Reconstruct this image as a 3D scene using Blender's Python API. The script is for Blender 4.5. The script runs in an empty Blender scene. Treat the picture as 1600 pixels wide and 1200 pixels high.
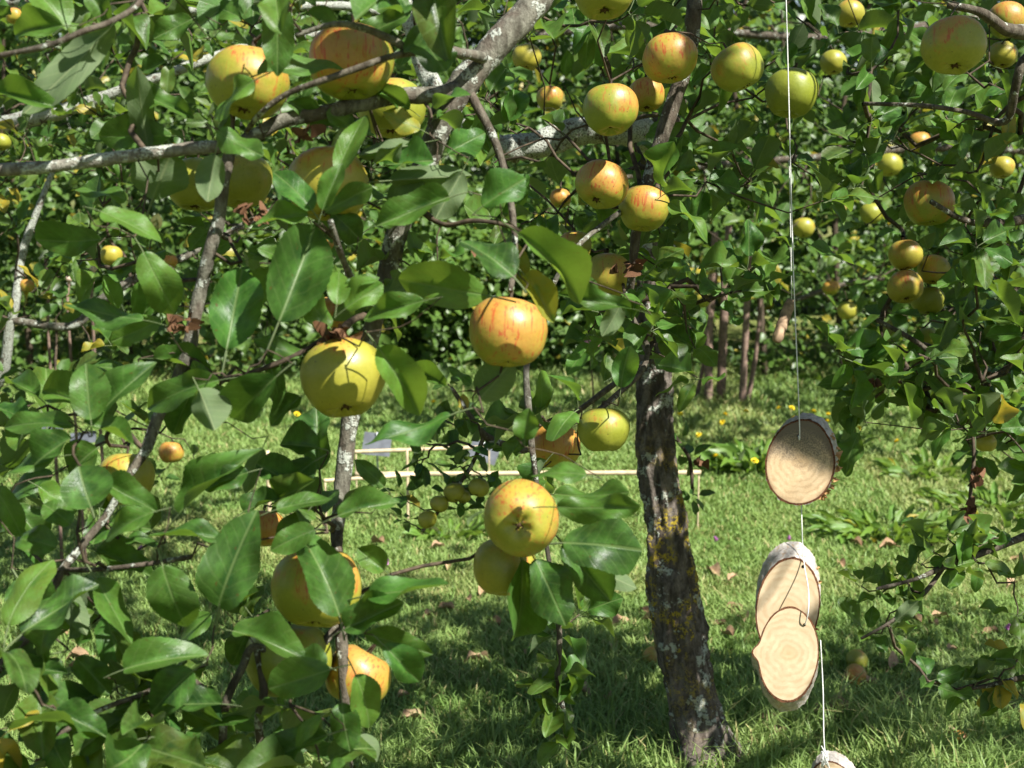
import bpy, math, random
import numpy as np
from mathutils import Vector, Matrix, noise as mnoise
random.seed(7); RNG = np.random.default_rng(11)
S = bpy.context.scene
COL = S.collection
# ------------------------------------------------------------------ camera
F = 2198.0; CAMZ = 1.4; PITCH = math.radians(9.6)
CAM = Vector((0, 0, CAMZ))
FWD = Vector((0, math.cos(PITCH), -math.sin(PITCH))); UPV = Vector((0, math.sin(PITCH), math.cos(PITCH))); RGT = Vector((1, 0, 0))
cd = bpy.data.cameras.new('camera'); cam = bpy.data.objects.new('camera', cd); COL.objects.link(cam)
cam.location = CAM; cam.rotation_euler = (math.pi/2 - PITCH, 0, 0)
cd.sensor_width = 36; cd.lens = F*36/1600; cd.clip_start = 0.05; cd.clip_end = 400
cd.dof.use_dof = True; cd.dof.focus_distance = 2.15; cd.dof.aperture_fstop = 9
S.camera = cam
S.cycles.max_bounces = 4; S.cycles.caustics_reflective = False; S.cycles.caustics_refractive = False; S.cycles.diffuse_bounces = 3; S.cycles.glossy_bounces = 2; S.cycles.transmission_bounces = 4
# ------------------------------------------------------------------ light
SUN = Vector((0.50, -0.42, 0.80)).normalized()
w = bpy.data.worlds.new('World'); S.world = w; w.use_nodes = True
nt = w.node_tree; sky = nt.nodes.new('ShaderNodeTexSky'); sky.sky_type = 'NISHITA'; sky.sun_disc = False
sky.sun_elevation = math.asin(SUN.z); sky.sun_rotation = math.atan2(SUN.x, SUN.y)
nt.nodes['Background'].inputs[1].default_value = 0.05
nt.links.new(sky.outputs[0], nt.nodes['Background'].inputs[0])
ld = bpy.data.lights.new('sun', 'SUN'); ld.energy = 5.0; ld.angle = math.radians(0.53); ld.color = (1, 0.965, 0.91)
lo = bpy.data.objects.new('sun', ld); COL.objects.link(lo); lo.rotation_euler = SUN.to_track_quat('Z', 'Y').to_euler(); lo.location = SUN*20
S.view_settings.view_transform = 'Standard'; S.view_settings.look = 'None'; S.view_settings.exposure = 1.3; S.view_settings.gamma = 1
# ------------------------------------------------------------------ helpers
def P(px, py, d): return CAM + d*(FWD + RGT*((px-800)/F) + UPV*((600-py)/F))
def G(px, py):
    v = FWD + RGT*((px-800)/F) + UPV*((600-py)/F); return CAM + v*(-CAMZ/v.z)
def proj(p):
    q = Vector(p)-CAM; d = q.dot(FWD)
    return (800+F*q.dot(RGT)/d, 600-F*q.dot(UPV)/d, d) if d > 0.05 else (-9999, -9999, d)
def camv(r, u, a): return RGT*r + UPV*u + FWD*a
U = random.uniform; V3 = Vector
def rv(s=1.0): return Vector((U(-s, s), U(-s, s), U(-s, s)))
def tag(o, label=None, cat=None, group=None, kind=None):
    for k, v in (('label', label), ('category', cat), ('group', group), ('kind', kind)):
        if v: o[k] = v
    return o
def link(name, data, parent=None, mat=None):
    o = bpy.data.objects.new(name, data); COL.objects.link(o)
    if mat and data is not None and not data.materials: data.materials.append(mat)
    if parent is not None:
        o.parent = parent; o.matrix_parent_inverse = PINV[parent.name]
    return o
PINV = {}
def setm(o, M): o.matrix_basis = M; PINV[o.name] = M.inverted()
def empty(name, loc):
    o = bpy.data.objects.new(name, None); COL.objects.link(o); o.empty_display_size = .05
    setm(o, Matrix.Translation(loc)); return o
def mesh(name, v, f, mat=None, smooth=True):
    me = bpy.data.meshes.new(name); me.from_pydata([tuple(x) for x in v], [], f)
    if smooth: me.polygons.foreach_set('use_smooth', [True]*len(me.polygons))
    if mat: me.materials.append(mat)
    me.update(); return me
def np_mesh(name, V, Fc, mat, uv=None, col=None, smooth=True):
    """V (n,3), Fc (m,k) equal-sized faces; uv (n,2) and col (n,3) are per vertex"""
    me = bpy.data.meshes.new(name); m, k = Fc.shape
    me.vertices.add(len(V)); me.vertices.foreach_set('co', V.astype(np.float32).ravel())
    me.loops.add(m*k); me.loops.foreach_set('vertex_index', Fc.astype(np.int32).ravel())
    me.polygons.add(m); me.polygons.foreach_set('loop_start', np.arange(0, m*k, k, dtype=np.int32))
    me.polygons.foreach_set('use_smooth', np.full(m, smooth))
    if uv is not None:
        l = me.uv_layers.new(name='uv'); l.data.foreach_set('uv', uv[Fc.ravel()].astype(np.float32).ravel())
    if col is not None:
        a = me.attributes.new('tone', 'FLOAT_COLOR', 'POINT')
        c = np.ones((len(V), 4), np.float32); c[:, :3] = col; a.data.foreach_set('color', c.ravel())
    me.materials.append(mat); me.update(); me.validate(); return me
def catmull(pts, n=5):
    """pts: list of (Vector, radius); returns a finer list"""
    out = []
    for i in range(len(pts)-1):
        p0 = pts[max(i-1, 0)]; p1 = pts[i]; p2 = pts[i+1]; p3 = pts[min(i+2, len(pts)-1)]
        for k in range(n):
            t = k/n; t2 = t*t; t3 = t2*t
            c = (-.5*t3+t2-.5*t, 1.5*t3-2.5*t2+1, -1.5*t3+2*t2+.5*t, .5*t3-.5*t2)
            out.append((p0[0]*c[0]+p1[0]*c[1]+p2[0]*c[2]+p3[0]*c[3], p1[1]*(1-t)+p2[1]*t))
    out.append(pts[-1]); return out
def tube_into(V, Fc, pts, sides=8, rough=0.0, freq=30., cap=True):
    b0 = len(V); n = len(pts); prev = None
    for i, (p, r) in enumerate(pts):
        t = (pts[min(i+1, n-1)][0]-pts[max(i-1, 0)][0])
        t = t.normalized() if t.length > 1e-9 else Vector((0, 0, 1))
        a = prev if prev is not None else (Vector((0, 0, 1)) if abs(t.z) < .9 else Vector((1, 0, 0)))
        a = (a - t*a.dot(t)).normalized(); prev = a; b = t.cross(a)
        for s in range(sides):
            th = 2*math.pi*s/sides; dv = a*math.cos(th)+b*math.sin(th); rr = r
            if rough: rr = r*(1+rough*mnoise.noise((p+dv*r)*freq)+rough*.5*mnoise.noise((p+dv*r)*freq*3))
            V.append(p+dv*rr)
    for i in range(n-1):
        for s in range(sides):
            Fc.append((b0+i*sides+s, b0+i*sides+(s+1) % sides, b0+(i+1)*sides+(s+1) % sides, b0+(i+1)*sides+s))
    if cap:
        Fc.append(tuple(b0+s for s in reversed(range(sides)))); Fc.append(tuple(b0+(n-1)*sides+s for s in range(sides)))
def tube_obj(name, pts, mat, parent=None, sides=8, rough=0., freq=30., sub=5):
    V, Fc = [], []; tube_into(V, Fc, catmull(pts, sub) if sub > 1 else pts, sides, rough, freq)
    return link(name, mesh(name, V, Fc, mat), parent)
# ------------------------------------------------------------------ materials
class N:
    def __init__(s, name):
        s.m = bpy.data.materials.new(name); s.m.use_nodes = True; s.t = s.m.node_tree; s.t.nodes.clear()
    def n(s, typ, **kw):
        nd = s.t.nodes.new('ShaderNode'+typ)
        for k, v in kw.items():
            if k[0] == 'i' and k[1:].isdigit(): s.inp(nd, int(k[1:]), v)
            elif hasattr(nd, k): setattr(nd, k, v)
            else: s.inp(nd, k.replace('_', ' '), v)
        return nd
    def inp(s, nd, key, v):
        sk = nd.inputs[key]
        if isinstance(v, bpy.types.NodeSocket): s.t.links.new(v, sk)
        elif isinstance(v, bpy.types.Node): s.t.links.new(v.outputs[0], sk)
        else:
            if hasattr(sk.default_value, '__len__') and len(sk.default_value) == 4 and len(v) == 3: v = (*v, 1)
            sk.default_value = v
    def math(s, op, a, b=0., c=None, clamp=False):
        nd = s.n('Math', operation=op, use_clamp=clamp); s.inp(nd, 0, a); s.inp(nd, 1, b)
        if c is not None: s.inp(nd, 2, c)
        return nd.outputs[0]
    def ramp(s, x, lo, hi, a=0., b=1.):
        nd = s.n('MapRange', interpolation_type='SMOOTHSTEP'); s.inp(nd, 0, x); s.inp(nd, 1, lo); s.inp(nd, 2, hi); s.inp(nd, 3, a); s.inp(nd, 4, b); return nd.outputs[0]
    def mix(s, f, a, b, mode='MIX'):
        nd = s.n('MixRGB', blend_type=mode); s.inp(nd, 0, f); s.inp(nd, 1, a); s.inp(nd, 2, b); return nd.outputs[0]
    def noise(s, vec, scale, detail=3., rough=.55):
        nd = s.n('TexNoise'); s.inp(nd, 'Vector', vec); s.inp(nd, 'Scale', scale); s.inp(nd, 'Detail', detail); s.inp(nd, 'Roughness', rough); return nd.outputs[0]
    def coords(s, kind='Object'): return s.n('TexCoord').outputs[kind]
    def bump(s, h, strength=.5, dist=.002):
        nd = s.n('Bump'); s.inp(nd, 'Height', h); s.inp(nd, 'Strength', strength); s.inp(nd, 'Distance', dist); return nd.outputs[0]
    def out(s, sh):
        o = s.n('OutputMaterial'); s.t.links.new(sh if isinstance(sh, bpy.types.NodeSocket) else sh.outputs[0], o.inputs[0]); return s.m
    def bsdf(s, col, rough=.6, spec=.4, normal=None, **kw):
        nd = s.n('BsdfPrincipled'); s.inp(nd, 'Base Color', col); s.inp(nd, 'Roughness', rough); s.inp(nd, 'Specular IOR Level', spec)
        if normal is not None: s.inp(nd, 'Normal', normal)
        for k, v in kw.items(): s.inp(nd, k.replace('_', ' '), v)
        return nd
def plain(name, col, rough=.7, spec=.3, var=.25, scale=60):
    m = N(name); f = m.noise(m.coords(), scale); c = m.mix(m.ramp(f, .3, .7), tuple(x*(1-var) for x in col), tuple(min(1, x*(1+var)) for x in col))
    return m.out(m.bsdf(c, rough, spec, m.bump(f, .3, .001)))
def leaf_material(name, per_object, dark=(.011, .046, .011), light=(.070, .180, .024), under=(.135, .175, .095), trans=.38, veins=True, rough=.40):
    """tone colour: R = dark..light, G = yellowing, B = seed"""
    m = N(name)
    if per_object: c = m.n('ObjectInfo').outputs['Color']
    else:
        a = m.n('Attribute'); a.attribute_name = 'tone'; c = a.outputs['Color']
    sep = m.n('SeparateColor'); m.inp(sep, 0, c); T, Y, B = sep.outputs[0], sep.outputs[1], sep.outputs[2]
    uv = m.n('UVMap'); su = m.n('SeparateXYZ'); m.inp(su, 0, uv); u, v = su.outputs[0], su.outputs[1]
    au = m.math('ABSOLUTE', m.math('SUBTRACT', u, .5))
    off = m.n('CombineXYZ'); m.inp(off, 0, m.math('MULTIPLY', B, 37.)); m.inp(off, 1, m.math('MULTIPLY', B, 91.))
    va = m.n('VectorMath', operation='ADD'); m.inp(va, 0, uv); m.inp(va, 1, off)
    nz = m.noise(va.outputs[0], 3.5, 4.); nz2 = m.noise(va.outputs[0], 22., 2.)
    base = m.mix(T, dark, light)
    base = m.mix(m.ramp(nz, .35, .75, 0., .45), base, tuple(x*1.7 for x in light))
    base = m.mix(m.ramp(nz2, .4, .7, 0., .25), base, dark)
    yel = m.mix(m.ramp(nz, .45, .6), (.42, .30, .03), (.30, .27, .04))
    yf = m.math('MULTIPLY', Y, m.ramp(m.math('ADD', nz, m.math('MULTIPLY', au, .6)), .30, .62), clamp=True)
    base = m.mix(yf, base, yel)
    if veins:
        mid = m.ramp(au, .012, .035, .55, 0.)
        lat = m.math('SINE', m.math('MULTIPLY', m.math('SUBTRACT', v, m.math('ADD', m.math('MULTIPLY', au, .55), m.math('MULTIPLY', nz, .10))), 44.))
        lat = m.math('MULTIPLY', m.ramp(lat, .70, 1.0), .13)
        vein = m.math('MAXIMUM', mid, lat)
        base = m.mix(vein, base, (.17, .24, .08))
        spot = m.ramp(m.noise(va.outputs[0], 11., 2.), .68, .72, 0., .8)
        base = m.mix(spot, base, (.09, .045, .012))
        nrm = m.bump(m.math('ADD', m.math('MULTIPLY', nz2, .5), m.math('MULTIPLY', vein, -1.2)), .55, .0012)
    else: nrm = None
    back = m.n('NewGeometry').outputs['Backfacing']
    ucol = m.mix(.30, under, base)
    if veins: ucol = m.mix(m.math('MULTIPLY', vein, .9), ucol, (.26, .31, .15))
    colr = m.mix(back, base, ucol)
    rg = m.math('ADD', m.math('MULTIPLY', back, .35), m.ramp(nz, .2, .8, rough-.06, rough+.14))
    b = m.bsdf(colr, rg, .36, nrm)
    tcol = m.mix(1., m.mix(yf, m.mix(T, (.12, .25, .02), (.25, .41, .04)), (.5, .36, .03)), m.mix(m.ramp(nz, .3, .8), (.8, .8, .8), (1, 1, 1)), 'MULTIPLY')
    tr = m.n('BsdfTranslucent'); m.inp(tr, 0, tcol)
    mx = m.n('MixShader'); m.inp(mx, 0, trans); m.inp(mx, 1, b); m.inp(mx, 2, tr)
    return m.out(mx)
LEAF = leaf_material('apple_leaf', True)
LEAFS = leaf_material('apple_leaf_mass', False)
LEAFB = leaf_material('background_leaf', False, dark=(.009, .034, .010), light=(.060, .140, .022), trans=.36, veins=False, rough=.40)
LEAFBO = leaf_material('background_leaf_single', True, dark=(.009, .034, .010), light=(.060, .140, .022), trans=.36, rough=.40)
HEDGE = leaf_material('hedge_leaf', False, dark=(.010, .034, .010), light=(.070, .145, .026), trans=.28, veins=False, rough=.38)
def bark_material(name, base=(.085, .062, .045), light=(.22, .185, .15), lichen=.5, yellow=.0, scale=1.):
    m = N(name); co = m.coords()
    mp = m.n('Mapping'); m.inp(mp, 0, co); m.inp(mp, 'Scale', (1, 1, .35))
    n1 = m.noise(mp.outputs[0], 55*scale, 5., .65); n2 = m.noise(co, 14*scale, 4.); n3 = m.noise(co, 160*scale, 3., .6)
    c = m.mix(m.ramp(n1, .35, .68), base, light)
    c = m.mix(m.ramp(n2, .45, .65, 0., .6), c, (.095, .072, .054))
    c = m.mix(m.ramp(n3, .50, .32, 0., .35), c, (.03, .022, .016))
    lm = m.math('MULTIPLY', m.ramp(m.noise(co, 20*scale, 4., .7), .60-.16*lichen, .64-.14*lichen), m.ramp(n3, .32, .52))
    c = m.mix(lm, c, m.mix(n1, (.22, .24, .20), (.46, .48, .41)))
    hh = m.math('ADD', n1, m.math('MULTIPLY', n3, .5)); hh = m.math('ADD', hh, m.math('MULTIPLY', lm, .3))
    if yellow:
        ym = m.math('MULTIPLY', m.ramp(m.noise(co, 48*scale, 4., .75), .62-.13*yellow, .67-.13*yellow), m.ramp(n3, .42, .52))
        sep = m.n('SeparateXYZ'); m.inp(sep, 0, co)
        ym = m.math('MULTIPLY', ym, m.math('MULTIPLY', m.ramp(sep.outputs[2], .80, .55), m.ramp(sep.outputs[2], .05, .3))); ym = m.math('MULTIPLY', ym, m.ramp(m.noise(co, 7., 2.), .42, .52))
        c = m.mix(ym, c, (.30, .225, .022))
    return m.out(m.bsdf(c, .9, .2, m.bump(hh, .9, .006/scale)))
BARK_T = bark_material('trunk_bark', (.045, .037, .029), (.17, .145, .12), .22, 1.0)
BARK_L = bark_material('lichen_bark', (.07, .052, .038), (.20, .17, .135), 1.35, 0., 1.6)
BARK_G = bark_material('grey_branch_bark', (.065, .060, .044), (.18, .175, .135), .22, 0., 2.0)
BARK_P = bark_material('sunlit_lichened_bark', (.11, .10, .078), (.27, .26, .21), .65, 0., 2.2)  # lichened, with bark tones lightened to paint in sun on one stretch
BARK_D = bark_material('branch_bark', (.045, .036, .025), (.13, .115, .085), .15, 0., 2.0)
TWIG = plain('twig_bark', (.060, .044, .028), .8, .25, .5, 120)
DEAD = plain('dry_brown_leaf', (.12, .060, .030), .8, .2, .5, 70)
def apple_material():
    m = N('apple_skin'); co = m.coords(); oi = m.n('ObjectInfo'); sep = m.n('SeparateColor'); m.inp(sep, 0, oi.outputs['Color'])
    R, Yl, B = sep.outputs[0], sep.outputs[1], sep.outputs[2]
    off = m.n('CombineXYZ'); m.inp(off, 0, m.math('MULTIPLY', B, 31.)); m.inp(off, 1, m.math('MULTIPLY', B, 17.)); m.inp(off, 2, m.math('MULTIPLY', B, 53.))
    va = m.n('VectorMath', operation='ADD'); m.inp(va, 0, co); m.inp(va, 1, off)
    mp = m.n('Mapping'); m.inp(mp, 0, va.outputs[0]); m.inp(mp, 'Scale', (16, 16, 1.6))
    streak = m.noise(mp.outputs[0], 1.3, 4., .6); lo = m.noise(va.outputs[0], 2.2, 3.); fine = m.noise(va.outputs[0], 9., 4.)
    c = m.mix(Yl, (.150, .215, .020), (.33, .275, .035))
    c = m.mix(m.ramp(lo, .35, .7, 0., .6), c, m.mix(Yl, (.21, .26, .028), (.40, .32, .055)))
    sx = m.n('SeparateXYZ'); m.inp(sx, 0, co)
    side = m.math('ADD', m.math('MULTIPLY', sx.outputs[0], .55), m.math('MULTIPLY', sx.outputs[2], .85))
    bl = m.math('ADD', m.math('ADD', side, m.math('MULTIPLY', m.math('SUBTRACT', lo, .5), 2.0)), m.math('SUBTRACT', m.math('MULTIPLY', R, 1.05), .70))
    wash = m.ramp(bl, -.15, .55)
    c = m.mix(m.math('MULTIPLY', wash, .62), c, (.47, .185, .05))
    st = m.math('MULTIPLY', m.ramp(streak, .52, .66), m.ramp(bl, -.25, .30))
    c = m.mix(m.math('MULTIPLY', st, .85), c, (.38, .06, .022))
    c = m.mix(m.ramp(sx.outputs[2], .30, .44, 0., .55), c, (.20, .18, .04))
    vo = m.n('TexVoronoi'); m.inp(vo, 'Vector', va.outputs[0]); m.inp(vo, 'Scale', 11.)
    c = m.mix(m.math('MULTIPLY', m.ramp(vo.outputs['Distance'], .15, .09, 0., .8), m.ramp(m.noise(va.outputs[0], 3.3, 2.), .42, .58)), c, (.10, .06, .025))
    c = m.mix(1., c, m.mix(m.noise(va.outputs[0], 24., 5., .7), (.72, .74, .70), (1.2, 1.18, 1.1)), 'MULTIPLY')
    sc = m.ramp(m.noise(va.outputs[0], 4.1, 5., .7), .68, .73, 0., .5)
    c = m.mix(sc, c, (.22, .13, .06))
    b = m.bsdf(c, m.ramp(fine, .3, .7, .36, .52), .45, m.bump(fine, .12, .004))
    return m.out(b)
APPLE = apple_material()
CALYX = plain('dry_calyx', (.075, .045, .025), .9, .1, .5, 90)
# ------------------------------------------------------------------ leaf geometry
def leaf_template(nv, nu, fold, droop, wave, serr=0., seed=0, petiole=True, twist=0., curl=0.):
    """unit leaf along +Y, max width 1, upper side +Z"""
    rs = random.Random(seed); ph = rs.uniform(0, 6)
    V, Fc, UVs = [], [], []
    for i in range(nv+1):
        v = i/nv; vv = .5-.5*math.cos(math.pi*v) if nv > 6 else v
        wd = 2.13*(vv**.52)*((1-vv)**.58)*(1-.35*max(0, vv-.86)/.14)
        if serr and 0 < i < nv: wd *= 1+serr*(1 if i % 2 else -1)*.5
        asym = 1+.05*math.sin(ph)
        for j in range(nu+1):
            u = 2*j/nu-1; x = u*wd*.5*(asym if u > 0 else 2-asym)
            z = fold*abs(x)-droop*vv*vv+wave*math.sin(vv*8+ph+(1.3 if u > 0 else 0))*abs(u)*wd+curl*u*u*wd
            x2 = x+twist*vv*vv*.2
            V.append(Vector((x2, vv, z+twist*x*vv))); UVs.append((.5+.5*u*wd/1.0, vv))
    for i in range(nv):
        for j in range(nu):
            a = i*(nu+1)+j; Fc.append((a, a+1, a+nu+2, a+nu+1))
    if petiole:
        b0 = len(V); r = .014
        for i in range(4):
            t = i/3; y = -.30*(1-t)+.04*t; z = -.07*(1-t)**2-.008
            for s in range(4):
                th = s*math.pi/2; V.append(Vector((r*math.cos(th)*1.6, y, z+r*math.sin(th)))); UVs.append((.5, .02))
        for i in range(3):
            for s in range(4): Fc.append((b0+i*4+s, b0+i*4+(s+1) % 4, b0+(i+1)*4+(s+1) % 4, b0+(i+1)*4+s))
    return V, Fc, UVs
def leaf_mesh(name, mat, *a, **k):
    V, Fc, UVs = leaf_template(*a, **k); me = mesh(name, V, Fc, mat); l = me.uv_layers.new(name='uv')
    for p in me.polygons:
        for li in p.loop_indices: l.data[li].uv = UVs[me.loops[li].vertex_index]
    return me
def variants(mat, name):
    out = []
    for i in range(18):
        rs = random.Random(100+i)
        out.append(leaf_mesh(name, mat, 40, 8, rs.uniform(.08, .75), rs.choice([-.18, .05, .15, .25, .38, .55]), rs.uniform(.04, .16), .035, i, True, rs.uniform(-.8, .8), rs.uniform(-.16, .08)))
    return out
LV = variants(LEAF, 'leaf'); LVB = variants(LEAFBO, 'leaf')
LOWT = []
for i in range(6):
    rs = random.Random(i+40); V, Fc, UVs = leaf_template(4, 2, rs.uniform(.15, .5), rs.choice([-.05, .1, .2, .35]), .05, 0, i, False, rs.uniform(-.3, .3))
    LOWT.append((np.array([tuple(v) for v in V]), np.array(Fc), np.array(UVs)))
TINYT = []
for i in range(3):
    V, Fc, UVs = leaf_template(2, 2, .3, .1*i, 0, 0, i, False); 
    for k in (0, 1, 2): V[k] = Vector(((k-1)*.30, 0, .0)) 
    for k in (6, 7, 8): V[k] = Vector(((k-7)*.18, .95, V[k].z))
    TINYT.append((np.array([tuple(v) for v in V]), np.array(Fc), np.array(UVs)))
def leaf_mass(name, mats, tones, mat, parent, templ=None):
    """mats: (n,4,4) matrices, tones (n,3) -> one stuff part"""
    templ = templ or LOWT; n = len(mats)
    if n == 0: return None
    M = np.asarray(mats, dtype=np.float64); C = np.asarray(tones); Vs, Fs, Us, Cs = [], [], [], []; o = 0; idx = np.arange(n) % len(templ)
    for t, (tv, tf, tu) in enumerate(templ):
        sel = idx == t
        if not sel.any(): continue
        m = M[sel]; k = len(m); nv = len(tv)
        W = np.einsum('nij,vj->nvi', m[:, :3, :3], tv)+m[:, None, :3, 3]
        Vs.append(W.reshape(-1, 3)); Fs.append((tf[None]+(np.arange(k)*nv)[:, None, None]).reshape(-1, 4)+o)
        Us.append(np.tile(tu, (k, 1))); Cs.append(np.repeat(C[sel], nv, 0)); o += k*nv
    me = np_mesh(name, np.concatenate(Vs), np.concatenate(Fs), mat, np.concatenate(Us), np.concatenate(Cs))
    return tag(link(name, me, parent), kind='stuff')
def leaf_matrix(B, T, wd, nh):
    y = T-B; L = y.length; y = y/L; z = nh-y*nh.dot(y)
    if z.length < 1e-4: z = Vector((0, 0, 1))-y*y.z
    z.normalize(); x = y.cross(z)
    M = Matrix.Identity(4)
    for r in range(3): M[r][0] = x[r]*wd; M[r][1] = y[r]*L; M[r][2] = z[r]*L; M[r][3] = B[r]
    return M
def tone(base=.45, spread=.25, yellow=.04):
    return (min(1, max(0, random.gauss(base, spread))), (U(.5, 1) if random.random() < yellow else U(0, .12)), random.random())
# ------------------------------------------------------------------ tree growing
class Tree:
    def __init__(s, name, loc, label, group=None):
        s.root = tag(empty(name, loc), label, 'tree', group); s.pts = []; s.plen = []; s.nodes = []; s.leaves = []; s.mass = []
    def branch(s, pts, mat, name='branch', sides=10, rough=.18, freq=35., sub=6, skel=True, plen=0.):
        """pts: (px,py,d,width_px) or (Vector, radius)"""
        q = []
        for p in pts:
            q.append((P(p[0], p[1], p[2]), p[3]*.5*p[2]/F) if len(p) == 4 else p)
        o = tube_obj(name, q, mat, s.root, sides, rough, freq, sub)
        if skel:
            fine = catmull(q, 4); acc = plen; last = None
            for p, r in fine:
                if last is not None: acc += (p-last).length*.3
                last = p; s.pts.append(p); s.plen.append(acc)
        return o
    def node(s, p, wgt=1): s.nodes.append((Vector(p), wgt)); return len(s.nodes)-1
    def leaf(s, M, tn, first=False): s.leaves.append((M, tn, first))
    def cluster(s, p, k, size, tn, out=None, clear=None, upbias=.55):
        s.node(p+Vector((0, 0, 0)), k); out = (out or rv()+Vector((0, -.3, .6))).normalized()
        a0 = U(0, 6.28); e1 = out.orthogonal().normalized(); e2 = out.cross(e1)
        for i in range(k):
            az = a0+i*2.4+U(-.3, .3); th = U(.6, 1.6)
            dr = (out*math.cos(th)+(e1*math.cos(az)+e2*math.sin(az))*math.sin(th)+Vector((0, 0, U(-.35, .25)))).normalized()
            L = size*U(.72, 1.18); B = p+dr*L*U(.22, .34); T = B+dr*L
            if clear and not clear(B, T): continue
            nh = Vector((0, 0, 1))*upbias+SUN*.45+out*.25+rv(.55)
            s.leaf(leaf_matrix(B, T, L*U(.50, .66), nh), tn())
    def finish(s, single, mass_mat, max_single=300, r0=.0006, rmax=.005, twigmat=TWIG, key=None):
        # attach every node to the branches (a blend of shortest link and shortest way to the trunk)
        for i, (p, wt_) in enumerate(s.nodes):      # twigs run behind the fruit, not across it
            px, py, d = proj(p)
            for ax, ay, ad, aw in APPLES:
                if d < ad and (px-ax)**2+(py-ay)**2 < (aw*.44)**2: s.nodes[i] = (P(px, py, ad+.01), wt_); break
        n = len(s.nodes)
        if n:
            X = np.array([tuple(a) for a, _ in s.nodes]); SK = np.array([tuple(a) for a in s.pts]); SP = np.array(s.plen)
            best = np.full(n, 1e9); par = np.zeros(n, int); 
            for i in range(n):
                dd = np.linalg.norm(SK-X[i], axis=1); c = dd+.35*SP; j = int(np.argmin(c)); best[i] = c[j]; par[i] = -1-j
            done = np.zeros(n, bool); pl = np.zeros(n); order = []
            for _ in range(n):
                b = np.where(done, 1e9, best); i = int(np.argmin(b)); done[i] = True; order.append(i)
                pp = SK[-1-par[i]] if par[i] < 0 else X[par[i]]; base = SP[-1-par[i]] if par[i] < 0 else pl[par[i]]
                pl[i] = base+np.linalg.norm(pp-X[i])
                c = np.linalg.norm(X-X[i], axis=1)+.35*pl[i]; up = (c < best) & ~done; best[up] = c[up]; par[up] = i
            wt = np.array([float(b) for _, b in s.nodes])
            for i in reversed(order):
                if par[i] >= 0: wt[par[i]] += wt[i]
            V, Fc = [], []
            for i in range(n):
                a = Vector(SK[-1-par[i]]) if par[i] < 0 else Vector(X[par[i]]); b = Vector(X[i]); L = (a-b).length
                if L < .002: continue
                r1 = min(rmax, r0*math.sqrt(wt[i])); ra = r1 if par[i] < 0 else min(rmax, r0*math.sqrt(wt[par[i]]))*.6+r1*.4
                o1 = rv(.12*L); o2 = rv(.12*L)-V3((0, 0, .05*L))
                for tt in (.2, .35, .5, .65, .8):
                    px, py, d = proj(a.lerp(b, tt))
                    if any(d < ad and (px-ax)**2+(py-ay)**2 < (aw*.46)**2 for ax, ay, ad, aw in APPLES): o1 += FWD*.10; o2 += FWD*.10; break
                tube_into(V, Fc, [(a, ra), (a.lerp(b, .33)+o1, ra*.6+r1*.4), (a.lerp(b, .67)+o2, r1), (b, r1*.9)], 5, 0, 1, False)
            tag(link('twigs', mesh('twigs', V, Fc, twigmat), s.root), kind='stuff')
        lv = s.leaves
        def vis(e):
            M = e[0]; c = M.translation+M.col[1].xyz*.5; px, py, d = proj(c)
            inside = -40 < px < 1640 and -40 < py < 1240
            return (0 if e[2] else 1, 0 if inside else 1, d)
        lv.sort(key=vis)
        for i, (M, tn, first) in enumerate(lv):
            if i < max_single and (first or vis((M, tn, first))[1] == 0):
                o = link('leaf', random.choice(single), s.root); o.matrix_basis = M; o.color = (*tn, 1)
            else: s.mass.append((M, tn))
        if s.mass: leaf_mass('foliage', [np.array(a) for a, _ in s.mass], [b for _, b in s.mass], mass_mat, s.root)
def inpoly(x, y, poly):
    c = False; j = len(poly)-1
    for i in range(len(poly)):
        xi, yi = poly[i]; xj, yj = poly[j]
        if (yi > y) != (yj > y) and x < (xj-xi)*(y-yi)/(yj-yi)+xi: c = not c
        j = i
    return c
def sample(poly, n, d0, d1):
    xs = [a for a, _ in poly]; ys = [b for _, b in poly]; out = []
    while len(out) < n:
        x, y = U(min(xs), max(xs)), U(min(ys), max(ys))
        if inpoly(x, y, poly): out.append(P(x, y, U(d0, d1)))
    return out
# ------------------------------------------------------------------ noise field for the ground
_tab = RNG.random((64, 64))
def vnoise(x, y, sc):
    x = np.asarray(x)*sc; y = np.asarray(y)*sc; xi = np.floor(x).astype(int); yi = np.floor(y).astype(int); fx = x-xi; fy = y-yi
    fx = fx*fx*(3-2*fx); fy = fy*fy*(3-2*fy); g = lambda a, b: _tab[a % 64, b % 64]
    return (g(xi, yi)*(1-fx)+g(xi+1, yi)*fx)*(1-fy)+(g(xi, yi+1)*(1-fx)+g(xi+1, yi+1)*fx)*fy
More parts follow.
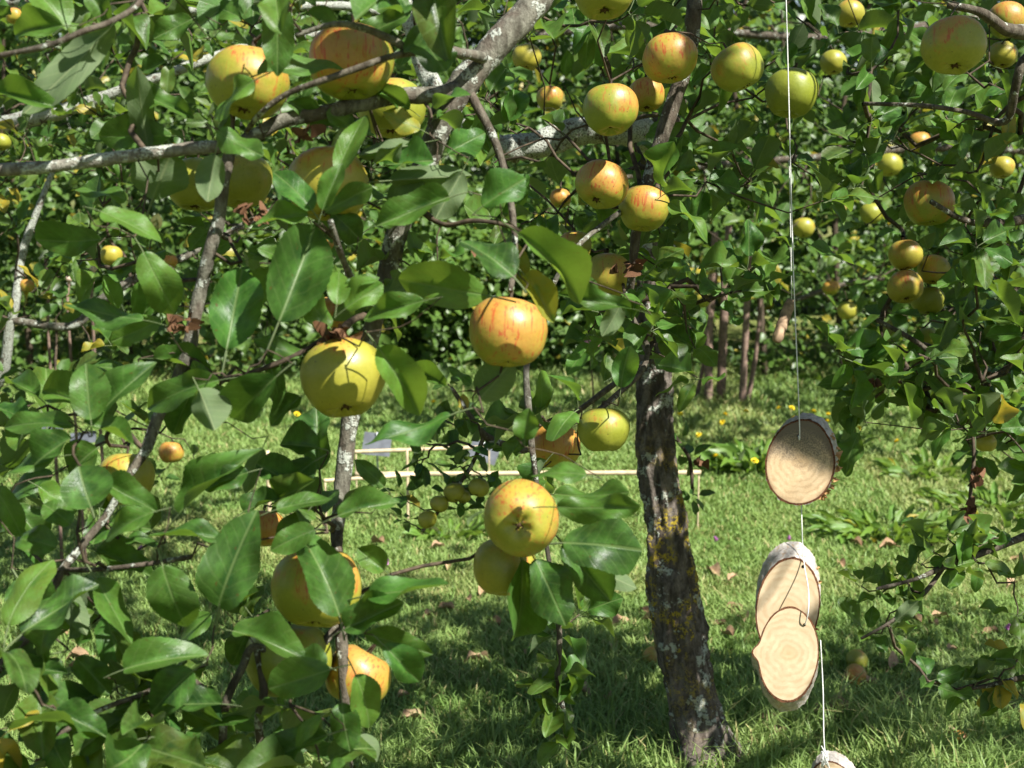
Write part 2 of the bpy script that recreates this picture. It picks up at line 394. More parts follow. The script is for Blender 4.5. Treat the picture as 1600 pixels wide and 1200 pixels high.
# ------------------------------------------------------------------ ground
m = N('lawn_soil'); co = m.coords(); n1 = m.noise(co, 2.2, 5.); n2 = m.noise(co, 40., 4.)
c = m.mix(m.ramp(n1, .35, .65), (.085, .13, .025), (.20, .20, .07)); c = m.mix(m.ramp(n2, .4, .7, 0., .6), c, (.045, .038, .018))
GROUND = m.out(m.bsdf(c, .95, .1, m.bump(n2, .8, .02)))
g = mesh('ground', [(-150, -60, 0), (150, -60, 0), (150, 250, 0), (-150, 250, 0)], [(0, 1, 2, 3)], GROUND)
tag(link('ground', g), kind='structure')
def grass():
    n = 330000
    d = 2.7+(RNG.random(n)**1.25)*6.6; x = (RNG.random(n)*2-1)*(.40*d+.35)
    p1 = vnoise(x+20, d+5, 1.1); p2 = vnoise(x+3, d+9, 4.3); p3 = vnoise(x+40, d, 11.)
    h = (.013+.026*p2+.022*RNG.random(n))*(.7+.6*p1)
    tall = (np.exp(-((x-.55)/.55)**2-((d-3.25)/.30)**2)+.8*np.exp(-((x-1.0)/.6)**2-((d-3.0)/.35)**2)+.6*np.exp(-((x+.1)/.5)**2-((d-3.1)/.3)**2))*(RNG.random(n) < .35)
    far = np.clip((d-6.4)/1.2, 0, 1)*(RNG.random(n) < .5)
    h = h*(1+1.7*tall*RNG.random(n)+1.4*far*RNG.random(n))
    wd = np.maximum(.0021, d*.00058)*(.6+.8*RNG.random(n))
    az = RNG.random(n)*2*np.pi; lean = (.25+.9*RNG.random(n))*h; dx = np.cos(az)*lean; dy = np.sin(az)*lean
    a2 = az+np.pi/2+RNG.normal(0, .5, n); wx = np.cos(a2)*wd; wy = np.sin(a2)*wd
    V = np.zeros((n, 5, 3)); V[:, 0] = np.stack([x-wx, d-wy, 0*x-.003], 1); V[:, 1] = np.stack([x+wx, d+wy, 0*x-.003], 1)
    V[:, 2] = np.stack([x+dx*.35+wx*.8, d+dy*.35+wy*.8, h*.6], 1); V[:, 3] = np.stack([x+dx*.35-wx*.8, d+dy*.35-wy*.8, h*.6], 1)
    V[:, 4] = np.stack([x+dx, d+dy, h*(1-.3*RNG.random(n))], 1)
    b = (np.arange(n)*5)[:, None]
    T = np.concatenate([b+np.array([0, 1, 2]), b+np.array([0, 2, 3]), b+np.array([3, 2, 4])])
    dry = np.clip(.45*(p1 > .5)*RNG.random(n)*(d > 4.2)+(RNG.random(n) < .05)*.9+.25*p3*RNG.random(n), 0, 1)  # dry blades, plus paler tint beyond the shade edge painting in sunlight
    C = np.stack([np.clip(.25+.6*p2+.3*(RNG.random(n)-.5), 0, 1), dry, RNG.random(n)], 1); C = np.repeat(C, 5, 0)
    m = N('grass_blade'); a = m.n('Attribute'); a.attribute_name = 'tone'; sp = m.n('SeparateColor'); m.inp(sp, 0, a.outputs['Color'])
    c = m.mix(sp.outputs[0], (.112, .228, .044), (.28, .40, .115)); c = m.mix(sp.outputs[1], c, (.46, .41, .18))
    bs = m.bsdf(c, .5, .35); tr = m.n('BsdfTranslucent'); m.inp(tr, 0, m.mix(.5, c, (.26, .36, .06)))
    mx = m.n('MixShader'); m.inp(mx, 0, .38); m.inp(mx, 1, bs); m.inp(mx, 2, tr)
    tag(link('grass', np_mesh('grass', V.reshape(-1, 3), T, m.out(mx), None, C, False)), 'short sunlit lawn grass with dry blades and painted-in sunlit patches under the apple trees', 'grass', None, 'stuff')
grass()
# ------------------------------------------------------------------ hedge and shrubs behind the lawn
def shrub(name, label, x0, x1, y0, thick, z1, n, size, mat, tb, gaps=.35, seed=0, stems=5, stemmat=TWIG, cat='shrub', group=None):
    root = tag(empty(name, ((x0+x1)/2, y0+thick/2, 0)), label, cat, group); rg = np.random.default_rng(seed)
    k = int(n*1.8); x = x0+(x1-x0)*rg.random(k); z = z1*rg.random(k)**.9
    lump = vnoise(x*1.3+seed, z*1.3, 1.4)*.7+vnoise(x+seed, z, 4.2)*.3
    y = y0+.75*(lump-.5)*1.2+thick*(rg.random(k)**2.)+.25*(z/z1)
    keep = (vnoise(x+seed*3+7, z+2, 5.)*.5+vnoise(x+9, z+seed, 11.)*.5 > gaps) & (z > .02)
    x, y, z = x[keep][:n], y[keep][:n], z[keep][:n]; n = len(x)
    nrm = np.stack([rg.normal(.15, .55, n), rg.normal(-.55, .5, n), rg.normal(.75, .45, n)], 1); nrm /= np.linalg.norm(nrm, axis=1)[:, None]
    ax = rg.normal(0, 1, (n, 3)); ax[:, 2] -= .3; ax -= nrm*(ax*nrm).sum(1)[:, None]; ax /= np.linalg.norm(ax, axis=1)[:, None]
    xx = np.cross(ax, nrm); L = size*(.65+.7*rg.random(n)); M = np.zeros((n, 4, 4)); M[:, 3, 3] = 1
    M[:, :3, 0] = xx*(L*.68)[:, None]; M[:, :3, 1] = ax*L[:, None]; M[:, :3, 2] = nrm*L[:, None]; M[:, :3, 3] = np.stack([x, y, z], 1)
    C = np.stack([np.clip(rg.normal(tb, .25, n), 0, 1), np.where(rg.random(n) < .03, .8, .05), rg.random(n)], 1)
    leaf_mass('foliage', M, C, mat, root, TINYT)
    for i in range(stems):
        sx = x0+(x1-x0)*(i+.5+rg.uniform(-.3, .3))/stems; sy = y0+rg.uniform(.05, .5)*thick
        pts = [(Vector((sx, sy, -.02)), .022), (Vector((sx+rg.uniform(-.1, .1), sy+.1, z1*.35)), .018), (Vector((sx+rg.uniform(-.25, .25), sy+.1, z1*.65)), .012), (Vector((sx+rg.uniform(-.4, .4), sy, z1*.9)), .006)]
        tube_obj('stem', pts, stemmat, root, 6, .1, 20, 4)
    return root
shrub('hedge', 'dense dark small-leaved hedge behind the lawn on the right', .75, 5.2, 8.15, 1.3, 3.0, 26000, .050, HEDGE, .55, .33, 3, 9, cat='hedge')
shrub('shrub', 'light green round-leaved shrub behind the lawn, left of the brown trunk', -1.3, .8, 8.5, 1.3, 1.15, 9000, .058, HEDGE, .85, .30, 5, 6)
shrub('hedge', 'shaded hedge rising behind the light green round-leaved shrub', -1.5, 1.0, 9.5, 1.2, 3.4, 13000, .060, HEDGE, .60, .30, 8, 6, cat='hedge')
shrub('hedge', 'mixed leafy hedge at the far left behind the lawn', -5.0, -1.2, 8.2, 1.4, 3.2, 20000, .060, HEDGE, .55, .36, 12, 8, cat='hedge')
far = shrub('woodland', 'dark mass of trees beyond the hedges', -6.5, 6.5, 11.5, 2.5, 3.8, 24000, .16, HEDGE, .25, .2, 21, 10, cat='woodland'); far['kind'] = 'stuff'
PINK = plain('pinkish_bark', (.19, .13, .10), .8, .2, .35, 50)
hr = tag(empty('shrub', G(1130, 640)), 'bare pinkish-brown upright stems in the hedge right of the trunk', 'shrub')
for (a, b, wd) in (((1118, 640, 1112, 440), 0, 14), ((1140, 645, 1132, 430), 0, 15), ((1168, 600, 1166, 420), 0, 12), ((1182, 640, 1186, 500), 0, 8), ((1100, 600, 1118, 470), 0, 7)):
    x0, y0, x1, y1 = a; d = 7.7+U(-.15, .15); bs = G(x0, 650); bs = Vector((bs.x, FWD.y*d, 0)); tp = P(x1, y1-80, d); tp.y = bs.y
    tube_obj('stem', [(bs, wd*.5*d/F), (bs.lerp(tp, .5)+rv(.02), wd*.46*d/F), (tp, wd*.35*d/F)], PINK, hr, 7, .15, 25, 5)
# pink rose
PETAL = plain('pink_petal', (.62, .30, .36), .6, .2, .2, 40)
rr = tag(empty('rose', P(922, 545, 7.3)), 'pale pink rose bloom in front of the hedge, left of the trunk', 'rose')
for i in range(9):
    a = i*2.4; t = leaf_mesh('petal', PETAL, 5, 4, .3, -.35, .05, 0, i, False); o = link('petal', t, rr)
    B = P(922, 548, 7.3); T = B+(Vector((math.cos(a), math.sin(a)*.6-.2, .25+.5*(i % 3)))).normalized()*.055; o.matrix_basis = leaf_matrix(B, T, .06, Vector((0, 0, 1))+rv(.3))
tube_obj('stem', [(P(922, 548, 7.3), .004), (P(926, 600, 7.35), .005), (Vector((P(930, 650, 7.4).x, 7.4, 0)), .006)], TWIG, rr, 6, 0, 1, 4)
# ------------------------------------------------------------------ apples
def apple_mesh(i):
    rs = random.Random(i); V, Fc = [], []; nu, nv = 40, 28; a1, a2, a3 = rs.uniform(0, 6), rs.uniform(0, 6), rs.uniform(-.05, .05)
    hh = rs.uniform(.43, .475)
    for k in range(nv+1):
        ph = math.pi*k/nv
        for j in range(nu):
            th = 2*math.pi*j/nu; r = .5*(math.sin(ph)**.86 if 0 < k < nv else 0.)*(1+.055*math.cos(ph))
            bt = max(0., -math.cos(ph)); r *= 1+(.018+.035*bt)*math.cos(5*th+a1)*(.4+.6*bt)+.025*math.cos(2*th+a2)
            z = hh*math.cos(ph)*(1+.03*math.cos(th+a1))
            rn = math.sin(ph)*.5
            if k < nv/2: z -= .175*math.exp(-(rn/.135)**2)
            else: z += .115*math.exp(-(rn/.13)**2)*(1+.25*math.cos(5*th+a1)*min(1, rn/.1))
            q = Vector((r*math.cos(th)+a3*z, r*math.sin(th), z)); V.append(q*(1+.045*mnoise.noise(q*2.3+Vector((i*5, 1, 2)))+.012*mnoise.noise(q*7)))
    for k in range(nv):
        for j in range(nu): Fc.append((k*nu+j, (k+1)*nu+j, (k+1)*nu+(j+1) % nu, k*nu+(j+1) % nu))
    me = mesh('apple', V, Fc, APPLE); return me
AM = [apple_mesh(i) for i in range(6)]
def calyx_mesh():
    V, Fc = [], []
    tube_into(V, Fc, [(Vector((0, 0, -.325)), .055), (Vector((0, 0, -.345)), .06), (Vector((0, 0, -.36)), .03)], 10)
    for i in range(5):
        a = i*1.2566; dv = Vector((math.cos(a), math.sin(a), 0)); s = Vector((-dv.y, dv.x, 0)); b = len(V)
        V += [dv*.05+s*.028+Vector((0, 0, -.335)), dv*.05-s*.028+Vector((0, 0, -.335)), dv*.085+Vector((0, 0, -.36)), dv*.065+Vector((0, 0, -.385))]
        Fc += [(b, b+1, b+2), (b+1, b, b+3), (b, b+2, b+3), (b+1, b+3, b+2)]
    return mesh('calyx', V, Fc, CALYX)
CM = calyx_mesh()
def stalk_mesh(i):
    V, Fc = [], []; k = (i-1)*.09
    tube_into(V, Fc, catmull([(Vector((0, 0, .27)), .02), (Vector((k*.3, 0, .38)), .018), (Vector((k, .02, .52)), .022), (Vector((k*1.1, .02, .56)), .03)], 4), 6)
    return mesh('stalk', V, Fc, TWIG)
SM = [stalk_mesh(i) for i in range(3)]
APPLES = []   # (px,py,d,wpx) for keep-outs
def apple(tree, px, py, wpx, label, d=None, up=(0, 1, .3), blush=.5, yel=.5, group=None, real=.079, name='apple', pos=None, squash=1.):
    d = d or real*F/wpx; c = pos or P(px, py, d); s = wpx*d/F
    z = camv(*up).normalized(); f = (SUN*.6-FWD*.8+rv(.5)); x = (f-z*f.dot(z)).normalized(); y = z.cross(x)
    R = Matrix((x, y, z)).transposed().to_4x4()
    o = link(name, random.choice(AM)); setm(o, Matrix.Translation(c) @ R @ Matrix.Diagonal((s, s, s*squash, 1))); o.color = (blush, yel, random.random(), 1)
    tag(o, label, 'apple', group)
    for nm, me in (('calyx', CM), ('stalk', random.choice(SM))):
        ch = link(nm, me, o); ch.matrix_basis = o.matrix_basis.copy()
    if tree: tree.node(c+z*s*.55, 3)
    APPLES.append((px, py, d, wpx)); return o
FRONT = [(770, 195, 1000, 245, 3.1), (1195, 650, 1312, 792, 2.05), (1175, 850, 1295, 1120, 2.05), (1270, 1160, 1330, 1210, 2.05), (1205, 465, 1245, 540, 2.6), (1222, -60, 1252, 680, 2.02), (1250, 760, 1295, 1200, 2.0)]
def clear(B, T, p=.12):
    if random.random() < p: return True
    for t in (.1, .45, .8, 1.0):
        px, py, d = proj(B.lerp(T, t))
        for ax, ay, ad, aw in APPLES:
            if d < ad+.02 and (px-ax)**2+(py-ay)**2 < (aw*.52)**2: return False
        for x0, y0, x1, y1, fd in FRONT:
            if d < fd and (fd < 3 or random.random() < .9) and x0 < px < x1 and y0 < py < y1: return False
        if 980 < px < 1150 and py > 590 and d < 3.2: return False
    return True
# ------------------------------------------------------------------ trees
t1 = Tree('apple_tree', Vector((1.45, 1.3, 0)), 'apple tree reaching in from above with large near leaves and fruit across the left half')
t2 = Tree('apple_tree', G(1103, 1195), 'apple tree with the leaning lichen-spotted trunk right of centre')
t3 = Tree('apple_tree', Vector((1.9, 2.95, 0)), 'apple tree along the right edge with shaded dark leaves and small apples')
t4 = Tree('apple_tree', Vector((-2.3, 4.3, 0)), 'sunlit apple tree in the left background with small leaves')
t5 = Tree('apple_tree', Vector((3.6, 7, 0)), 'apple tree in the right background behind the hanging string')
V3 = Vector
# tree 1: near limb drooping from above
t1.branch([(V3((1.45, 1.3, -.05)), .085), (V3((1.42, 1.3, .7)), .065), (V3((1.36, 1.34, 1.5)), .058), (V3((1.1, 1.45, 1.95)), .045), (V3((.75, 1.55, 2.06)), .04), (V3((.55, 1.6, 2.0)), .036)], BARK_D, 'trunk', 16)
t1.branch([(V3((.55, 1.6, 2.0)), .036), (V3((.28, 1.62, 1.86)), .028), (880, -60, 1.62, 50), (835, 5, 1.6, 48), (790, 55, 1.58, 46), (750, 100, 1.57, 46), (718, 140, 1.56, 50), (695, 175, 1.56, 44), (680, 215, 1.56, 38), (662, 262, 1.56, 36), (640, 312, 1.56, 34), (622, 362, 1.57, 33), (604, 425, 1.58, 31), (588, 490, 1.58, 29), (566, 570, 1.6, 28), (548, 650, 1.6, 28), (537, 740, 1.6, 26), (526, 830, 1.58, 20)], BARK_G, 'branch', 14)
t1.branch([(526, 830, 1.58, 19), (528, 930, 1.54, 15), (534, 1010, 1.5, 20), (538, 1090, 1.5, 16), (548, 1230, 1.5, 13)], BARK_D, 'branch', 10)
t1.branch([(722, 135, 1.56, 26), (680, 147, 1.52, 25), (640, 149, 1.5, 25), (590, 157, 1.49, 24), (520, 172, 1.48, 24), (440, 190, 1.47, 24), (380, 222, 1.46, 22), (345, 228, 1.455, 21)], BARK_G, 'branch', 12)
t1.branch([(345, 228, 1.455, 20), (320, 230, 1.45, 20), (250, 238, 1.44, 21), (170, 248, 1.43, 22), (80, 260, 1.42, 20), (-40, 268, 1.42, 20)], BARK_P, 'branch', 12)
t1.branch([(755, 90, 1.55, 18), (700, 80, 1.46, 16), (650, 82, 1.40, 15), (612, 62, 1.38, 13), (565, 43, 1.37, 11), (520, 38, 1.36, 10), (462, 56, 1.36, 8)], BARK_G, 'branch', 8)
t1.branch([(650, 82, 1.40, 12), (612, 88, 1.37, 10), (560, 106, 1.36, 10), (510, 124, 1.36, 10), (450, 146, 1.37, 9), (410, 175, 1.38, 9), (385, 205, 1.42, 8)], BARK_D, 'branch', 8)
t1.branch([(362, 226, 1.46, 20), (350, 280, 1.46, 20), (342, 340, 1.47, 22), (330, 385, 1.47, 22), (316, 445, 1.48, 22), (303, 500, 1.48, 22), (293, 555, 1.48, 24), (272, 605, 1.48, 20), (250, 645, 1.47, 18), (228, 705, 1.46, 17)], BARK_G, 'branch', 12)
t1.branch([(228, 705, 1.46, 16), (200, 745, 1.45, 13), (170, 800, 1.45, 11), (130, 850, 1.44, 13), (98, 890, 1.43, 14), (80, 930, 1.42, 15), (60, 975, 1.41, 17), (28, 1012, 1.40, 15), (-30, 1075, 1.40, 13)], BARK_D, 'branch', 10)
t1.branch([(98, 890, 1.43, 9), (150, 890, 1.42, 8), (225, 882, 1.41, 8), (300, 870, 1.42, 8)], BARK_D, 'branch', 8)
t1.branch([(240, -30, 1.3, 9), (212, 10, 1.28, 10), (170, 35, 1.26, 10), (128, 50, 1.25, 10), (80, 70, 1.25, 10), (25, 82, 1.26, 9), (-30, 92, 1.27, 9)], BARK_D, 'branch', 8)
t1.branch([(V3((.28, 1.62, 1.86)), .01), (500, -250, 1.4, 14), (330, -90, 1.32, 11), (240, -30, 1.3, 9)], BARK_D, 'branch', 8)
t1.branch([(732, 140, 1.56, 16), (752, 178, 1.55, 14), (773, 220, 1.54, 13), (788, 268, 1.53, 12), (800, 330, 1.5, 10), (805, 400, 1.48, 9), (797, 455, 1.46, 9)], BARK_D, 'branch', 8)
t1.branch([(640, 312, 1.56, 14), (690, 350, 1.52, 8), (740, 345, 1.5, 8), (790, 352, 1.49, 7), (830, 372, 1.46, 6)], TWIG, 'branch', 7)
t1.branch([(588, 490, 1.58, 16), (552, 440, 1.5, 12), (532, 395, 1.45, 11), (516, 345, 1.42, 10)], BARK_G, 'branch', 8)
t1.branch([(588, 490, 1.58, 14), (555, 498, 1.52, 12), (530, 520, 1.47, 14)], TWIG, 'branch', 8)
t1.branch([(293, 555, 1.48, 12), (345, 592, 1.46, 9), (400, 580, 1.45, 9), (460, 556, 1.45, 8), (505, 530, 1.46, 8)], TWIG, 'branch', 7)
t1.branch([(538, 960, 1.52, 14), (470, 1040, 1.47, 12), (400, 1010, 1.46, 12), (378, 1045, 1.45, 13), (352, 1105, 1.44, 14), (346, 1220, 1.43, 13)], BARK_D, 'branch', 9)
t1.branch([(400, 1010, 1.46, 10), (412, 1080, 1.46, 14), (404, 1130, 1.46, 13), (415, 1230, 1.46, 12)], BARK_D, 'branch', 8)
t1.branch([(352, 1105, 1.44, 8), (290, 1060, 1.42, 9), (222, 1085, 1.40, 9), (150, 1112, 1.39, 9), (90, 1150, 1.38, 8)], BARK_D, 'branch', 8)
t1.branch([(V3((1.36, 1.34, 1.5)), .05), (V3((1.3, .7, 2.3)), .035), (V3((1.0, .1, 2.6)), .025), (V3((.6, -.7, 2.8)), .012)], BARK_D, 'branch', 10)
t1.branch([(V3((1.36, 1.34, 1.5)), .05), (V3((1.8, 1.5, 2.3)), .035), (V3((2.4, 1.7, 2.7)), .025), (V3((3.0, 1.4, 3.0)), .012)], BARK_D, 'branch', 10)
STR_TOP = P(1214, -420, 2.0)
t1.branch([(V3((1.1, 1.45, 1.95)), .03), (V3((.8, 1.85, 2.05)), .022), (STR_TOP+V3((0, 0, .012)), .012), (V3((.1, 2.2, 2.15)), .008)], BARK_D, 'branch', 10)
# tree 2: leaning trunk
def trunk():
    rows = [(1112, 1235, 118), (1104, 1196, 108), (1094, 1150, 96), (1082, 1080, 90), (1068, 1020, 92), (1056, 950, 92), (1046, 880, 80), (1040, 820, 74), (1034, 760, 73), (1027, 700, 70), (1024, 640, 64), (1021, 580, 61), (1020, 520, 60), (1022, 450, 60), (1030, 350, 60), (1040, 250, 58), (1050, 120, 50), (1060, -20, 46), (1072, -200, 40), (1090, -380, 30)]
    d = 3.23; pts = catmull([(P(x, y, d), wv*.5*d/F) for x, y, wv in rows], 14); V, Fc = [], []; sides = 72; n = len(pts)
    for i, (p, r) in enumerate(pts):
        for s in range(sides):
            th = 2*math.pi*s/sides; q = V3((math.cos(th), math.sin(th), 0)); z = p.z
            k = V3((q.x*r*38, q.y*r*38, z*7)); rid = 1-abs(mnoise.noise(k)); rid2 = mnoise.noise(V3((q.x*r*110, q.y*r*110, z*30)))
            plate = mnoise.noise(V3((q.x*2.2, q.y*2.2, z*6.5))); st = max(0., min(1., (plate-.02)*14))
            rr = r*(1+.05*mnoise.noise(V3((q.x, q.y, z*5))))-.012+.014*(rid-.75)+.005*rid2+.007*st+.004*mnoise.noise(V3((q.x*r*300, q.y*r*300, z*120)))
            rr += max(0, .10-z)*.22*(1+.6*math.sin(th*3+1))
            V.append(p+q*rr)
    for i in range(n-1):
        for s in range(sides): Fc.append((i*sides+s, (i+1)*sides+s, (i+1)*sides+(s+1) % sides, i*sides+(s+1) % sides))
    link('trunk', mesh('trunk', V, Fc, BARK_T), t2.root)
    for p, r in pts[::6]:
        if p.z > .75: t2.pts.append(p); t2.plen.append(.3)
trunk()
t2.branch([(1040, 250, 3.23, 56), (1010, 212, 3.18, 50), (960, 202, 3.12, 46), (900, 206, 3.1, 44), (840, 226, 3.08, 44), (785, 232, 3.06, 42), (740, 208, 3.05, 38), (705, 178, 3.05, 34), (670, 120, 3.05, 30), (640, 30, 3.05, 26), (620, -60, 3.05, 22)], BARK_L, 'branch', 20, .22, 28)
t2.branch([(1066, -110, 3.2, 30), (1105, -140, 2.7, 24), (1098, -70, 2.3, 25), (1086, 0, 2.2, 25), (1080, 60, 2.2, 26), (1062, 130, 2.2, 25), (1040, 195, 2.2, 24), (1020, 260, 2.2, 22), (1003, 312, 2.2, 20), (992, 380, 2.2, 15), (987, 430, 2.22, 13), (980, 480, 2.25, 11)], BARK_D, 'branch', 12)
t2.branch([(1003, 312, 2.2, 12), (950, 345, 2.15, 8), (890, 400, 2.1, 8), (840, 500, 2.1, 9), (823, 570, 2.05, 10), (826, 640, 2.02, 11), (831, 700, 2.0, 10)], BARK_G, 'branch', 9)
t2.branch([(831, 700, 2.0, 9), (845, 800, 2.0, 7), (870, 950, 2.0, 9), (874, 1010, 2.0, 9), (871, 1060, 2.0, 10), (880, 1110, 2.0, 7), (886, 1160, 2.0, 5)], BARK_D, 'branch', 9)
t2.branch([(980, 480, 2.25, 9), (1000, 520, 2.2, 9), (1012, 545, 2.18, 9), (1002, 580, 2.15, 9), (960, 620, 2.12, 9), (920, 650, 2.1, 8), (870, 670, 2.08, 7)], BARK_D, 'branch', 8)
t2.branch([(1022, 560, 3.2, 12), (960, 600, 3.05, 10), (880, 660, 3.0, 9), (825, 702, 2.98, 10), (790, 695, 2.97, 12), (757, 680, 2.96, 13), (735, 650, 2.95, 9), (705, 605, 2.95, 6)], BARK_D, 'branch', 8)
t2.branch([(757, 680, 2.96, 8), (735, 730, 2.97, 7), (700, 780, 2.98, 6), (660, 830, 3.0, 5)], BARK_D, 'branch', 7)
t2.branch([(1030, 650, 3.28, 8), (1060, 690, 3.3, 6), (1078, 720, 3.3, 6), (1082, 770, 3.3, 5)], TWIG, 'branch', 6)
# tree 3: right edge
t3.branch([(V3((1.9, 2.95, -.05)), .09), (V3((1.86, 2.9, .6)), .07), (V3((1.85, 2.8, 1.2)), .06), (V3((1.8, 2.7, 1.8)), .05), (V3((1.7, 2.5, 2.4)), .03)], BARK_D, 'trunk', 16)
t3.branch([(V3((1.85, 2.8, 1.5)), .03), (1800, 90, 2.5, 30), (1680, 70, 2.25, 26), (1610, 52, 2.1, 26), (1570, 45, 2.05, 20), (1530, 18, 2.0, 14), (1480, 8, 2.0, 9)], BARK_D, 'branch', 9)
t3.branch([(1680, 70, 2.25, 18), (1605, 90, 2.15, 16), (1588, 130, 2.15, 14), (1570, 190, 2.2, 12), (1510, 175, 2.2, 8), (1440, 165, 2.2, 7), (1350, 162, 2.25, 6)], BARK_D, 'branch', 8)
t3.branch([(V3((1.85, 2.8, 1.2)), .03), (1780, 320, 2.6, 24), (1640, 335, 2.5, 18), (1570, 348, 2.45, 14), (1510, 345, 2.4, 10), (1455, 315, 2.35, 8)], BARK_D, 'branch', 8)
t3.branch([(V3((1.86, 2.9, 1.0)), .03), (1780, 560, 2.8, 22), (1650, 600, 2.75, 16), (1560, 585, 2.7, 12), (1520, 610, 2.7, 10), (1440, 540, 2.75, 8), (1370, 500, 2.8, 7)], BARK_D, 'branch', 8)
t3.branch([(V3((1.86, 2.9, .7)), .03), (1800, 760, 2.6, 20), (1680, 800, 2.4, 14), (1600, 838, 2.3, 12), (1540, 862, 2.25, 11), (1480, 884, 2.25, 11), (1430, 905, 2.22, 7), (1370, 920, 2.2, 6)], BARK_D, 'branch', 8)
t3.branch([(1475, 886, 2.25, 8), (1450, 920, 2.24, 7), (1420, 950, 2.22, 7), (1385, 976, 2.2, 6), (1345, 998, 2.2, 4)], BARK_D, 'branch', 7)
t3.branch([(V3((1.86, 2.9, .6)), .025), (1800, 980, 2.5, 16), (1680, 1040, 2.3, 12), (1600, 1058, 2.2, 10), (1550, 1070, 2.2, 8), (1508, 1077, 2.2, 6)], BARK_D, 'branch', 7)
t3.branch([(1520, 610, 2.7, 8), (1519, 655, 2.65, 7), (1522, 710, 2.62, 6), (1517, 765, 2.6, 6), (1514, 800, 2.6, 5)], TWIG, 'branch', 7)
# tree 4: left background
t4.branch([(V3((-2.3, 4.3, -.05)), .09), (V3((-2.25, 4.3, .8)), .075), (V3((-2.2, 4.3, 1.5)), .06), (V3((-2.1, 4.3, 2.4)), .04)], BARK_D, 'trunk', 14)
t4.branch([(V3((-2.2, 4.3, 1.4)), .03), (-60, 205, 4.2, 30), (60, 182, 4.1, 26), (140, 160, 4.1, 20), (250, 120, 4.1, 16), (400, 70, 4.2, 14), (600, 40, 4.3, 10)], BARK_L, 'branch', 10)
t4.branch([(V3((-2.25, 4.3, .8)), .03), (-40, 620, 4.1, 18), (18, 500, 4.0, 15), (34, 400, 4.0, 14), (62, 320, 4.0, 10), (90, 250, 4.0, 8)], BARK_L, 'branch', 9)
t4.branch([(18, 500, 4.0, 12), (110, 510, 4.0, 14), (155, 472, 4.0, 15), (205, 440, 4.0, 15), (300, 395, 4.1, 12), (420, 330, 4.2, 8)], BARK_G, 'branch', 9)
t4.branch([(V3((-2.2, 4.3, 1.5)), .03), (0, 10, 4.1, 18), (130, 20, 4.0, 16), (380, 15, 4.0, 14), (560, 12, 4.1, 14), (700, 60, 4.2, 10)], BARK_L, 'branch', 9)
# tree 5: right background
t5.branch([(V3((3.6, 7, -.05)), .1), (V3((3.55, 7, .9)), .08), (V3((3.5, 7, 1.8)), .06), (V3((3.4, 7, 2.6)), .03)], BARK_D, 'trunk', 14)
t5.branch([(V3((3.55, 7, 1.3)), .04), (1650, 240, 6.7, 18), (1480, 230, 6.6, 15), (1290, 245, 6.5, 13), (1100, 260, 6.5, 10), (900, 290, 6.5, 8)], BARK_D, 'branch', 8)
t5.branch([(V3((3.55, 7, 1.0)), .035), (1650, 460, 6.7, 15), (1480, 430, 6.6, 12), (1340, 440, 6.5, 9), (1240, 470, 6.5, 7)], BARK_D, 'branch', 8)
t5.branch([(V3((3.5, 7, 1.8)), .04), (1600, 30, 6.6, 18), (1300, 60, 6.5, 14), (1000, 40, 6.4, 12), (820, 60, 6.4, 10)], BARK_D, 'branch', 8)
# ------------------------------------------------------------------ the apples on the trees
D = 1.44
A = lambda *a, **k: apple(*a, **k)
A(t1, 387, 130, 126, 'orange and yellow apple at upper left, half covered by green leaves', D, (.1, 1, .2), .62, .45)
A(t1, 549, 97, 130, 'large red-streaked apple crossed by thin twigs near the top', D+.03, (0, 1, .2), .85, .28)
A(t1, 512, 290, 132, 'pale yellow apple behind upright green leaves, below the horizontal branch', D+.04, (0, 1, .25), .40, .80)
A(t1, 612, 170, 104, 'green apple hidden behind the forked branch near the top', 1.66, (0, 1, .2), .25, .35)
A(t1, 306, 290, 96, 'shaded green apple behind a pale leaf, under the lichened branch', 1.58, (0, 1, .2), .1, .4)
A(t1, 378, 282, 92, 'yellow-green apple behind the thin lichened stem at upper left', 1.60, (0, 1, .2), .15, .5)
A(t1, 537, 592, 134, 'yellow apple with a shadow across it beside a glossy leaf', D, (-.1, 1, .42), .22, .68)
A(t1, 794, 520, 122, 'speckled orange-red apple hanging alone in the centre', D+.02, (.05, 1, .2), .95, .60)
A(t1, 814, 810, 120, 'apple showing its brown calyx to the camera, above a fan of dark leaves', D, (.1, .12, 1), .92, .50)
A(t1, 789, 888, 100, 'yellow-green apple tucked beneath the one that shows its calyx', D+.07, (.1, 1, .3), .35, .6)
A(t1, 494, 920, 142, 'streaked yellow apple behind a big dark leaf at lower left', D, (0, 1, .35), .55, .55)
A(t1, 452, 1030, 138, 'green apple crossed by a thin dark twig at lower left', D+.06, (0, 1, .1), .1, .35)
A(t1, 560, 1058, 106, 'red-streaked apple behind a vertical spur at the bottom left', D+.09, (.5, 1, .2), .8, .8)
A(t1, 196, 748, 90, 'pale yellow-green apple in full sun behind leaves at left', 1.52, (0, 1, .2), .05, .65)
A(t1, 412, 826, 66, 'orange apple mostly hidden by leaves above the streaked yellow one', 1.62, (0, 1, .2), .9, .8)
A(t1, 512, 492, 62, 'orange apple peeping out above the shadowed yellow apple', 1.60, (0, 1, .2), .9, .9)
A(t4, 268, 707, 40, 'small orange-red apple hanging alone over the lawn at left', None, (0, 1, .1), .9, .8)
A(t4, 265, 408, 25, 'tiny orange apple in the left background foliage', 4.0, (0, 1, .3), .95, .9)
A(t4, 174, 399, 34, 'small yellow apple in the left background foliage', 4.0, (0, 1, .2), .1, .9)
A(t4, 42, 447, 24, 'tiny red-cheeked apple near the left edge of the picture', 4.0, (0, 1, .2), .9, .5)
